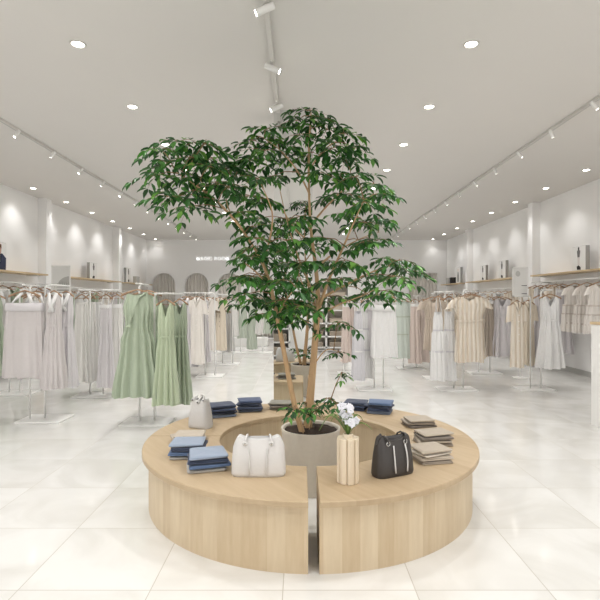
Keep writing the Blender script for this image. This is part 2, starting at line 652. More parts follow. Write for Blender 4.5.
for q, lab in ((3, 'curved oak bench quarter at front right, under the dark handbag and wooden vase'),
               (2, 'curved oak bench quarter at front left, under the white handbag'),
               (1, 'curved oak bench quarter at back left, under the grey bucket bag'),
               (0, 'curved oak bench quarter at back right, behind the flower vase')):
    t = thing('curved_bench', lab, 'bench', (CX, CY, 0), 0, 'quarters of the round oak bench')
    gaps = {0: (.002, .03), 1: (.03, .002), 2: (.002, .03), 3: (.03, .002)}[q]
    quarter_solid(.70, 1.18, q, *gaps, 0, .368).build('bench_body', M_BENCH_SIDE, t, smooth=True, sharp=30)
    quarter_solid(.68, 1.225, q, *gaps, .368, .40, .004).build('bench_top', M_BENCH_TOP, t, smooth=True, sharp=30)

# ------------------------------------------------------------------ potted tree
PX, PY = .082, 3.76
tree = thing('potted_tree', 'tall leafy green indoor tree in a round stone planter inside the bench', 'tree', (PX, PY, 0))
pot = MB().lathe([(.17, 0), (.192, .0), (.2, .012), (.222, .44), (.228, .462), (.226, .468), (.218, .468), (.208, .462), (.206, .45), (.204, .43)], 56, cap1=False).build('planter', M_POT, tree, smooth=True, sharp=50)
mb = MB()
rs = []
for j in range(8):
    r = .203 * (1 - j / 7.3)
    rs.append([Vector((r * math.cos(2 * PI * k / 30), r * math.sin(2 * PI * k / 30), .447 + .01 * (1 - r / .2) + rnd.uniform(-.006, .006))) for k in range(30)])
mb.rings(rs, False, True)
mb.build('soil', M_SOIL, pot, smooth=True)


def spline(pts, seg=6):
    out = []
    P = [pts[0]] + list(pts) + [pts[-1]]
    for i in range(1, len(P) - 2):
        for s in range(seg):
            u = s / seg
            a, b, c, d = P[i - 1], P[i], P[i + 1], P[i + 2]
            out.append(tuple(.5 * ((2 * b[k]) + (c[k] - a[k]) * u + (2 * a[k] - 5 * b[k] + 4 * c[k] - d[k]) * u * u + (3 * b[k] - a[k] - 3 * c[k] + d[k]) * u ** 3) for k in range(len(b))))
    out.append(tuple(pts[-1]))
    return out


def limb(name, pix, m=M_BARK):
    """pix: (px, py, depth, radius)"""
    q = spline([tuple(at(a, b, d)) + (r,) for a, b, d, r in pix])
    pts = [Vector(p[:3]) - Vector((PX, PY, 0)) for p in q]
    MB().tube(pts, [p[3] for p in q], 10).build(name, m, tree, smooth=True)
    return [p + Vector((PX, PY, 0)) for p in pts]


LIMBS = []
LIMBS.append(limb('trunk', [(303, 436, 3.70, .023), (293, 398, 3.68, .020), (284, 352, 3.66, .018), (277, 316, 3.64, .016), (270, 284, 3.62, .013), (262, 262, 3.6, .011), (249, 240, 3.56, .009), (234, 219, 3.52, .010), (214, 199, 3.48, .008), (194, 184, 3.44, .006), (176, 172, 3.4, .003)]))
LIMBS.append(limb('trunk', [(308, 434, 3.80, .030), (311, 395, 3.80, .027), (315, 345, 3.80, .024), (318, 305, 3.80, .020), (316, 270, 3.81, .015), (311, 230, 3.82, .012), (309, 190, 3.82, .009), (309, 150, 3.8, .009), (311, 112, 3.8, .004)]))
LIMBS.append(limb('trunk', [(304, 431, 3.86, .010), (307, 400, 3.92, .009), (312, 350, 3.98, .008), (314, 300, 4.05, .007), (300, 262, 4.12, .007), (288, 225, 4.18, .005), (280, 190, 4.2, .003)]))
BR = [
    [(318, 312, 3.8, .013), (328, 282, 3.72, .011), (342, 250, 3.66, .008), (354, 222, 3.6, .006), (364, 200, 3.56, .003)],
    [(318, 300, 3.8, .012), (340, 288, 3.9, .009), (372, 272, 3.96, .006), (402, 262, 4.0, .003)],
    [(311, 225, 3.82, .009), (328, 205, 3.9, .007), (350, 186, 3.98, .005), (376, 184, 4.02, .003)],
    [(310, 195, 3.82, .008), (298, 172, 3.74, .006), (282, 152, 3.66, .004), (264, 138, 3.6, .002)],
    [(309, 170, 3.81, .007), (324, 150, 3.74, .005), (342, 138, 3.7, .003)],
    [(316, 268, 3.81, .010), (336, 252, 4.0, .007), (362, 238, 4.15, .004), (380, 232, 4.2, .002)],
    [(262, 262, 3.6, .009), (270, 238, 3.5, .007), (272, 212, 3.44, .005), (262, 186, 3.4, .003)],
    [(271, 288, 3.62, .008), (256, 272, 3.7, .006), (238, 258, 3.8, .003)],
    [(313, 245, 3.81, .008), (296, 230, 3.6, .006), (284, 212, 3.45, .003)],
    [(277, 318, 3.64, .007), (286, 300, 3.5, .005), (296, 288, 3.4, .003)],
    [(319, 318, 3.8, .008), (336, 306, 3.65, .005), (362, 296, 3.55, .003)],
    [(210, 196, 3.47, .005), (196, 172, 3.55, .003), (188, 152, 3.6, .002)],
    [(232, 217, 3.52, .005), (226, 196, 3.62, .004), (236, 174, 3.7, .002)],
    [(314, 365, 3.80, .005), (326, 350, 3.74, .004), (340, 352, 3.7, .002)],
    [(309, 430, 3.74, .005), (316, 412, 3.66, .004), (330, 402, 3.6, .002)],
    [(304, 436, 3.66, .004), (299, 418, 3.58, .003), (294, 408, 3.52, .002)],
]
for b in BR:
    LIMBS.append(limb('branch', b))
ALLP = [p for l in LIMBS for p in l[4:]]
fol = MB()
twg = MB()


def leaflet(mb, p, d, nrm, L, W):
    d = d.normalized()
    s = d.cross(nrm)
    if s.length < 1e-4:
        s = Vector((1, 0, 0))
    s.normalize()
    u = s.cross(d).normalized()
    if u.z < 0:
        u = -u
    vs = [p]
    for t, w, dr in ((.3, .85, .0), (.62, .8, -.05), (.85, .4, -.14)):
        c = p + d * L * t + u * (dr * L)
        vs += [c - s * W * w * .5 - u * W * .0 + u * .10 * W, c - u * W * .10, c + s * W * w * .5 + u * .10 * W]
    vs.append(p + d * L * 1.0 - u * L * .26)
    fs = [(0, 2, 1), (0, 3, 2), (1, 2, 5, 4), (2, 3, 6, 5), (4, 5, 8, 7), (5, 6, 9, 8), (7, 8, 10), (8, 9, 10)]
    mb.add(vs, fs)


def frond(p, d, L, nl, size):
    """a compound leaf: a drooping rachis with paired leaflets"""
    d = d.normalized()
    pts = []
    for i in range(6):
        t = i / 5
        pts.append(p + d * L * t + Vector((0, 0, -L * .42 * t * t)))
    twg.tube(pts, [.0022, .002, .0018, .0015, .0012, .0008], 4, mi=0)
    side = d.cross(Vector((0, 0, 1)))
    if side.length < .05:
        side = Vector((1, 0, 0))
    side.normalize()
    for k in range(nl):
        t = .32 + .66 * k / max(1, nl - 1)
        i = min(4, int(t * 5))
        q = pts[i].lerp(pts[i + 1], t * 5 - i)
        for s in (-1, 1):
            dd = (d * rnd.uniform(.35, .75) + side * s * rnd.uniform(.65, 1.0) + Vector((0, 0, -rnd.uniform(.1, .8)))).normalized()
            z = size * rnd.uniform(.72, 1.2)
            leaflet(fol, q + dd * .008, dd, Vector((rnd.uniform(-.35, .35), rnd.uniform(-.35, .35), 1)), z, z * rnd.uniform(.44, .56))
    dd = (d + Vector((0, 0, -rnd.uniform(.4, 1.0)))).normalized()
    leaflet(fol, pts[-1], dd, Vector((0, 0, 1)), size * 1.1, size * .5)


def cluster(px, py, d, n=6, L=.2, size=.082, spread=1.0):
    c = at(px, py, d)
    # twig from the nearest wood below it
    best = min(ALLP, key=lambda q: (q - c).length + max(0, q.z - c.z) * 1.5)
    mid = best.lerp(c, .5) + Vector((0, 0, .02))
    twg.tube([best, mid, c], [.0045, .0035, .0025], 5)
    ax = Vector((c.x - PX, c.y - PY, 0))
    a0 = math.atan2(ax.y, ax.x) if ax.length > .05 else rnd.uniform(0, 6)
    for k in range(n):
        a = a0 + (k - (n - 1) / 2) * (2 * PI / n) * spread + rnd.uniform(-.3, .3)
        el = rnd.uniform(-.1, .45)
        dd = Vector((math.cos(a) * math.cos(el), math.sin(a) * math.cos(el), math.sin(el)))
        frond(c - dd * .02, dd, L * rnd.uniform(.75, 1.15), rnd.choice((3, 3, 4)), size)


CL = [  # px, py, depth
    # left limb
    (170, 141, 3.5), (196, 143, 3.3), (152, 149, 3.45), (182, 157, 3.35), (160, 165, 3.4), (147, 176, 3.45), (176, 178, 3.5),
    (200, 166, 3.3), (160, 196, 3.35), (186, 190, 3.45), (208, 182, 3.6), (182, 206, 3.4), (222, 166, 3.6), (228, 186, 3.4), (214, 158, 3.7),
    # top
    (308, 110, 3.8), (320, 117, 3.7), (298, 120, 3.9), (266, 129, 3.6), (254, 140, 3.7), (278, 141, 3.8), (304, 134, 3.6), (328, 129, 3.9),
    (344, 133, 3.7), (352, 147, 3.8), (332, 148, 3.6), (264, 150, 3.5), (290, 157, 3.9), (312, 152, 4.0), (345, 158, 3.95),
    # upper middle
    (250, 160, 3.6), (240, 172, 3.8), (256, 178, 3.4), (272, 176, 3.9), (318, 172, 3.6), (338, 174, 3.9), (356, 176, 3.6),
    (374, 184, 4.0), (382, 194, 3.8), (350, 194, 3.7), (330, 196, 4.1), (262, 198, 3.7), (246, 196, 3.9),
    (366, 202, 3.55), (240, 212, 3.5), (258, 218, 4.1), (300, 216, 3.5), (346, 214, 4.1), (364, 222, 3.8), (378, 218, 4.1),
    # middle
    (226, 226, 3.6), (256, 238, 3.4), (288, 240, 3.4), (304, 242, 4.1), (326, 238, 3.6), (362, 242, 3.7), (376, 240, 4.1),
    (226, 246, 3.9), (236, 256, 3.6), (252, 258, 4.0), (286, 262, 3.9), (302, 262, 3.5), (328, 260, 4.1), (346, 260, 3.6), 
    (386, 258, 4.1), (400, 260, 3.9), (408, 270, 4.0), (396, 276, 3.7), (378, 276, 4.0), (342, 278, 4.0), (326, 280, 3.5), 
    (286, 280, 3.4), (268, 280, 3.8), (252, 276, 3.5), (240, 276, 3.9),
    # lower crown
    (246, 294, 3.6), (262, 298, 3.9), (280, 300, 3.5), (296, 302, 3.8), (330, 296, 3.9), (368, 294, 3.9), (384, 290, 3.7), (270, 314, 3.6), (292, 316, 3.9), (302, 306, 3.45),
]
for c in CL:
    if c[0] < 254 and 224 < c[1] < 268:
        c = (254, c[1], c[2])
    elif c[0] < 236 and c[1] > 214:
        c = (c[0] + 13, c[1], c[2])
    elif c[0] < 212:
        c = (c[0] + 9, c[1], c[2])
    cluster(*c, n=5, L=.18)
for px, py, d, n, L, sz in ((338, 322, 3.6, 3, .17, .06), (338, 352, 3.7, 3, .13, .05), (342, 372, 3.65, 2, .12, .05), (328, 398, 3.6, 5, .14, .06), (338, 404, 3.5, 4, .12, .06),
                            (296, 408, 3.5, 5, .12, .06), (314, 408, 3.55, 5, .12, .06), (306, 402, 3.9, 4, .12, .055)):
    cluster(px, py, d, n, L, sz)
off = Vector((PX, PY, 0))
for m_ in (fol, twg):
    m_.v = [(a - PX, b - PY, c) for a, b, c in m_.v]
fo = fol.build('foliage', M_LEAF, tree, smooth=True)
fo['kind'] = 'stuff'
to_ = twg.build('twigs', M_TWIG, tree, smooth=True)
to_['kind'] = 'stuff'

# ------------------------------------------------------------------ things on the bench
TOP = .40


def rrect(hx, hy, r, n=5):
    pts = []
    for cx, cy, a0 in ((hx - r, hy - r, 0), (-hx + r, hy - r, PI / 2), (-hx + r, -hy + r, PI), (hx - r, -hy + r, 1.5 * PI)):
        for i in range(n + 1):
            a = a0 + PI / 2 * i / n
            pts.append((cx + r * math.cos(a), cy + r * math.sin(a)))
    return pts


def folded(name, w, d, th, m, seed):
    """a folded garment: two cloth layers with a rolled fold and a slack, slightly wavy outline"""
    rr = random.Random(seed)
    mb = MB()
    ph = rr.uniform(0, 6)
    rings = []
    lay = [(0, -.006), (.12, -.001), (.26, 0), (.42, -.002), (.48, -.011), (.54, -.003), (.7, 0), (.86, -.001), (.97, -.006), (1.0, -.016)]
    for t, ins in lay:
        pts = []
        for i, (x, y) in enumerate(rrect(w / 2 + ins, d / 2 + ins, .016)):
            wav = .005 * math.sin(3 * math.atan2(y, x) + ph + 2 * t) + .003 * math.sin(7 * math.atan2(y, x) + 2 * ph)
            q = 1 + wav / max(w, d) * 2
            sag = -.003 * ((x / w) ** 2 + (y / d) ** 2) * 4 * t
            if y > 0 and .3 < t < .7:   # the rolled fold has no gap
                q += .012
            pts.append(Vector((x * q, y * q, th * t + (sag if t > .6 else 0) + .0025 * math.sin(x * 30 + ph) * (t > .6))))
        rings.append(pts)
    mb.rings(rings, True, False)
    base = rings[-1]
    c2 = [Vector((p.x * .6, p.y * .6, p.z + .003 * math.sin(p.x * 40 + ph))) for p in base]
    c3 = [Vector((p.x * .2, p.y * .2, p.z + .002)) for p in base]
    mb.rings([base, c2, c3], False, True)
    o = mb.build(name, m, smooth=True, sharp=60)
    return o


DEN = {'light-blue': cloth('denim_light', (148, 160, 178), .85), 'mid-blue': cloth('denim_mid', (92, 112, 144), .85), 'navy': cloth('denim_navy', (62, 71, 92), .85),
       'slate-blue': cloth('denim_slate', (112, 121, 138), .85), 'washed grey': cloth('denim_grey', (172, 168, 162), .85), 'indigo': cloth('denim_indigo', (74, 86, 114), .85),
       'taupe': cloth('knit_taupe', (158, 146, 132), .9), 'stone': cloth('knit_stone', (192, 180, 164), .9), 'cream': cloth('knit_cream', (222, 214, 202), .9), 'dark taupe': cloth('knit_dark', (122, 112, 102), .9),
       'greige': cloth('knit_greige', (176, 164, 148), .9), 'grey-green': cloth('knit_greygreen', (134, 130, 118), .9)}
STK = [  # px, py of the base centre, rotation, place, garment word, colours bottom to top
    (-.82, 3.62, 12, 'knit stack behind the left denim', 'knit', ('taupe', 'greige', 'stone')),
    (-.745, 3.29, 10, 'denim stack second from the white handbag', 'jeans', ('washed grey', 'mid-blue', 'navy', 'light-blue')),
    (-.575, 3.05, 24, 'denim stack beside the white handbag', 'jeans', ('washed grey', 'mid-blue', 'navy', 'light-blue')),
    (-.70, 4.43, 14, 'denim stack beside the grey bucket bag', 'jeans', ('slate-blue', 'navy', 'indigo', 'navy')),
    (-.475, 4.63, 6, 'denim stack second from the bucket bag', 'jeans', ('slate-blue', 'navy', 'navy', 'indigo')),
    (-.185, 4.72, 4, 'knit stack below the mirror column', 'knit', ('grey-green', 'dark taupe', 'grey-green')),
    (.735, 4.54, -22, 'denim stack at back right', 'jeans', ('slate-blue', 'indigo', 'navy', 'mid-blue')),
    (.54, 4.70, -14, 'denim stack behind the white flowers', 'jeans', ('navy', 'indigo', 'navy')),
    (.985, 4.08, 18, 'knit stack farthest from the dark handbag', 'knit', ('dark taupe', 'taupe', 'greige')),
    (.965, 3.58, 14, 'middle knit stack at right', 'knit', ('taupe', 'greige', 'dark taupe', 'greige')),
    (.85, 3.20, 18, 'knit stack beside the dark handbag', 'knit', ('taupe', 'stone', 'cream', 'greige')),
]
LVL = {3: ('bottom', 'middle', 'top'), 4: ('bottom', 'second lowest', 'second from top', 'top')}
sd = 0
for x, y, a, place, word, cols in STK:
    z = TOP + .0005
    for i, c in enumerate(cols):
        sd += 1
        th = .024 if word == 'jeans' else .02
        w, d = (.235, .2) if word == 'jeans' else (.235, .19)
        o = folded('folded_jeans' if word == 'jeans' else 'folded_knitwear', w * rnd.uniform(.9, 1.05), d * rnd.uniform(.9, 1.05), th, DEN[c], sd)
        o.location = (x + rnd.uniform(-.01, .01), y + rnd.uniform(-.01, .01), z)
        o.rotation_euler = (0, 0, R(a + rnd.uniform(-12, 12)))
        tag(o, ('%s folded %s, %s of the %s' % (c, 'jeans' if word == 'jeans' else 'knitwear', LVL[len(cols)][i], place)), 'jeans' if word == 'jeans' else 'knitwear', 'folded %s stacks on the bench' % ('denim' if word == 'jeans' else 'knitwear'))
        z += th + .0035


def bag_body(w0, w1, d0, d1, h, dip, n=48, rows=14, shoulder=.16):
    """lofted handbag: rounded-rectangle sections, rounded shoulders and a saddle-shaped top"""
    mb = MB()
    rs = []
    for j in range(rows + 1):
        s = j / rows
        w = w0 + (w1 - w0) * s ** 1.4
        d = d0 + (d1 - d0) * s
        if s < .1:
            k = 1 - .10 * (1 - s / .1) ** 2
            w *= 1 - (1 - k) * .4
            d *= k
        ring = []
        for i in range(n):
            a = 2 * PI * i / n
            c, q = math.cos(a), math.sin(a)
            x = w / 2 * math.copysign(abs(c) ** .45, c)
            y = d / 2 * math.copysign(abs(q) ** .55, q)
            u = abs(x) / (w / 2)
            top = h - dip * max(0, 1 - (u / .72) ** 2) ** .8 - (shoulder * h * max(0, (u - .72) / .28) ** 2.2)
            z = top * s
            bul = .012 * math.sin(PI * s) * math.copysign(abs(q) ** 1.5, q)
            ring.append(Vector((x, y + bul, z)))
        rs.append(ring)
    mb.rings(rs, True, False)
    last = rs[-1]
    mb.rings([last, [Vector((p.x * .97, p.y * .35, p.z + .006)) for p in last], [Vector((p.x * .95, p.y * .05, p.z + .002)) for p in last]], False, True)
    return mb


# white handbag
t = thing('handbag', 'white leather handbag with two seams, standing at the front left of the bench', 'handbag', (-.247, 2.94, TOP))
bag_body(.325, .308, .125, .06, .232, .022, shoulder=.30).build('bag_body', M_BAGW, t, smooth=True, sharp=70)
for s in (-1, 1):
    MB().tube([(s * .05, -.074, .02), (s * .05, -.073, .07), (s * .052, -.064, .12), (s * .056, -.053, .17)], .0035, 6).build('strap_seam', M_BAGW, t, smooth=True)
    h = MB().ball((s * .078, -.046, .196), .017, 12, 8, (1, .6, .9)).build('handle_knot', M_BAGW, t, smooth=True)
    MB().tube([(s * .078, -.048, .2), (s * .075, -.043, .222), (s * .07, -.02, .238), (s * .066, .0, .236)], .006, 8).build('handle', M_BAGW, t, smooth=True)
    MB().ball((s * .078, -.058, .198), .006, 8, 6).build('stud', M_CHROME, t, smooth=True)

# dark handbag
t = thing('handbag', 'charcoal leather handbag with two white stripes beside the wooden vase', 'handbag', (.556, 2.945, TOP), R(26))
bag_body(.272, .24, .12, .055, .235, .034, shoulder=.2).build('bag_body', M_BAGD, t, smooth=True, sharp=70)
for s in (-1, 1):
    pts = []
    for i in range(9):
        z = .03 + .155 * i / 8
        pts.append((s * .042 + .012 + .004 * s * math.sin(i * .4), -.073 + .032 * (z / .225) - .011 * math.sin(PI * z / .21) , z))
    MB().tube(pts, .0042, 6).build('white_stripe', M_BAGW, t, smooth=True)
    for yy in (-1, 1):
        ring = [(s * .062 + .012 * math.cos(2 * PI * i / 14), yy * .043, .197 + .012 * math.sin(2 * PI * i / 14)) for i in range(15)]
        MB().tube(ring, .003, 6).build('metal_ring', M_CHROME, t, smooth=True)
        MB().tube([(s * .062, yy * .043, .205), (s * .066, yy * .04, .228), (s * .074, yy * .02, .24), (s * .082, 0, .232)], .006, 8).build('handle', M_BAGD, t, smooth=True)

# grey bucket bag
t = thing('handbag', 'pale grey bucket bag with gathered knots at the back left of the bench', 'handbag', (-.815, 4.02, TOP), R(-22))
bag_body(.195, .135, .13, .075, .235, .02, shoulder=.06).build('bag_body', M_BAGG, t, smooth=True, sharp=70)
for sx, sy, z in ((-.05, -.03, .225), (.005, -.042, .212), (.05, -.028, .228), (.0, .035, .235)):
    MB().ball((sx, sy, z), .018, 10, 7, (1, .8, 1)).build('knot', M_BAGG, t, smooth=True)
    MB().tube([(sx, sy, z), (sx * .8, sy * .6, z + .022), (sx * .5, 0, z + .026)], .006, 7).build('handle', M_BAGG, t, smooth=True)
    MB().ball((sx, sy - .014, z), .006, 8, 6).build('stud', M_DARK, t, smooth=True)

# vase and flowers
VX, VY = .276, 2.82
star = []
for i in range(8):
    for da, r in ((-17.5, .062), (0, .066), (17.5, .062), (22.5, .05)):
        a = 2 * PI * i / 8 + .2 + R(da)
        star.append((r * math.cos(a), r * math.sin(a)))
mb = MB()
star_r = lambda k, z: [Vector((x * k, y * k, z)) for x, y in star]
mb.rings([star_r(.95, 0), star_r(1, .004), star_r(1, .251), star_r(.96, .255), star_r(.5, .2565)], True, False)
mb.lathe([(.032, .254), (.03, .27), (.027, .276), (.023, .276), (.023, .262)], 20, cap0=False, cap1=True)
t = mb.build('flower_vase', M_VASE, loc=(VX, VY, TOP))
tag(t, 'fluted pale wooden vase at the front right of the bench', 'vase')
t = thing('flower_bouquet', 'white orchid blooms with strap leaves standing in the wooden vase', 'flowers', (VX, VY, TOP + .265))
for tip, bend in (((.0, 0, .13), .01), ((-.01, -.01, .15), -.02), ((.02, .01, .1), .02)):
    MB().tube([(0, 0, .0), (bend, 0, tip[2] * .5), tip], .003, 6).build('stem', M_STEM, t, smooth=True)
lv = [(-.165, -.02, .035, .12), (.135, -.02, .04, .06), (-.10, -.03, .09, .08), (.09, .03, .08, .08), (-.03, -.05, .1, .05), (.02, -.04, .11, .05), (-.14, .05, .09, .06)]
for ex, ey, ez, up in lv:
    rs = []
    for i in range(9):
        u = i / 8
        c = Vector((ex * u, ey * u, ez * u + up * math.sin(PI * u) * .9))
        w = .013 * math.sin(PI * min(1, .12 + u * .88)) + .001
        sd_ = Vector((-ey, ex, 0)).normalized() * w
        rs.append([c - sd_, c + Vector((0, 0, -.003)), c + sd_])
    o = MB().rings(rs, close=False).build('leaf', M_STEM, t, smooth=True)
    o.modifiers.new('Solidify', 'SOLIDIFY').thickness = .001
for i in range(22):
    u = rnd.uniform(0, 1)
    c = Vector((rnd.uniform(-.045, .02) + (.03 if u < .35 else 0), rnd.uniform(-.045, .03), .065 + .115 * u))
    mb = MB()
    a0 = rnd.uniform(0, 6)
    nrm = Vector((rnd.uniform(-.8, .8), -1, rnd.uniform(-.2, .7))).normalized()
    s1 = nrm.cross(Vector((0, 0, 1))).normalized()
    s2 = s1.cross(nrm)
    for k in range(5):
        a = a0 + 2 * PI * k / 5
        d = (s1 * math.cos(a) + s2 * math.sin(a))
        e = nrm.cross(d)
        L = .027
        mb.add([c, c + d * L * .5 + e * .013 + nrm * .005, c + d * L + nrm * .002, c + d * L * .5 - e * .013 + nrm * .005, c + d * L * .55 + nrm * .009], [(0, 1, 4), (1, 2, 4), (2, 3, 4), (3, 0, 4)])
    mb.ball(c + nrm * .006, .005, 6, 4)
    mb.build('blossom', M_PETAL, t, smooth=True)

# ------------------------------------------------------------------ garments
def smooth_profile(prof, s):
    for (a, *va), (b, *vb) in zip(prof, prof[1:]):
        if a <= s <= b:
            u = (s - a) / (b - a) if b > a else 0
            u = u * u * (3 - 2 * u)
            return [p + (q - p) * u for p, q in zip(va, vb)]
    return prof[-1][1:]


def shell(prof, L, n=104, rows=22, zt=lambda u, f: 0.0, pleats=8, amp=(0, .02), seed=0, knot=None, dz=0.0, tiers=()):
    """a hanging cloth shell. prof: (s, half width, half depth) from top (s=0) to hem (s=1)"""
    rr = random.Random(seed)
    ph = [rr.uniform(0, 6.28) for _ in range(5)]
    rs = []
    for j in range(rows + 1):
        s = j / rows
        hw, hd = smooth_profile(prof, s)
        hd *= .82
        ring = []
        a_ = amp[0] + (amp[1] - amp[0]) * s ** .8
        for t in tiers:     # gathered tiers stand off a little
            if s >= t:
                hw *= 1.05
                hd *= 1.06
        for i in range(n):
            a = 2 * PI * i / n
            c, q = math.cos(a), math.sin(a)
            u = math.copysign(abs(c) ** .85, c)
            x = hw * u
            y = hd * math.copysign(abs(q) ** .75, q)
            nx, ny = c * hd, q * hw
            l = math.hypot(nx, ny) or 1
            w = 1.5 * abs(math.sin(round(pleats * .75) * a + ph[0] + .5 * math.sin(2 * a + ph[1]) + .2 * math.sin(5 * s + ph[2]))) ** .8 - .75 + .3 * math.sin(round(1.7 * pleats) * a + ph[3])
            dd = a_ * w
            z = -L * s + zt(u, q < 0) * max(0, 1 - s / .4)
            if knot and q < 0:
                kx, kz = knot
                ang = math.atan2(z - kz * -L, x - kx * hw)
                dist = math.hypot(x - kx * hw, z + kz * L)
                dd += .009 * math.sin(11 * ang) * min(1, dist / .12) * max(0, 1 - dist / .9)
            z -= .010 * s * math.sin(3 * a + ph[4])
            ring.append(Vector((x + nx / l * dd, y + ny / l * dd, z + dz)))
        rs.append(ring)
    return MB().rings(rs)


def strap(pts, w=.008):
    return MB().tube(pts, w, 5)


def sleeve_mb(x0, z0, length, r0, r1, out, s):
    pts = [Vector((s * x0, 0, z0)), Vector((s * (x0 + out * .5), 0, z0 - length * .4)), Vector((s * (x0 + out), 0, z0 - length))]
    rs = []
    for j in range(7):
        u = j / 6
        c = pts[0] * (1 - u) ** 2 + pts[1] * 2 * u * (1 - u) + pts[2] * u * u
        r = r0 + (r1 - r0) * u
        rs.append([c + Vector((r * math.cos(2 * PI * k / 16) * (1 + .06 * math.sin(5 * k)), r * .6 * math.sin(2 * PI * k / 16), .25 * r * math.cos(2 * PI * k / 16) * -s)) for k in range(16)])
    return MB().rings(rs)


gseed = [100]
GARM = []


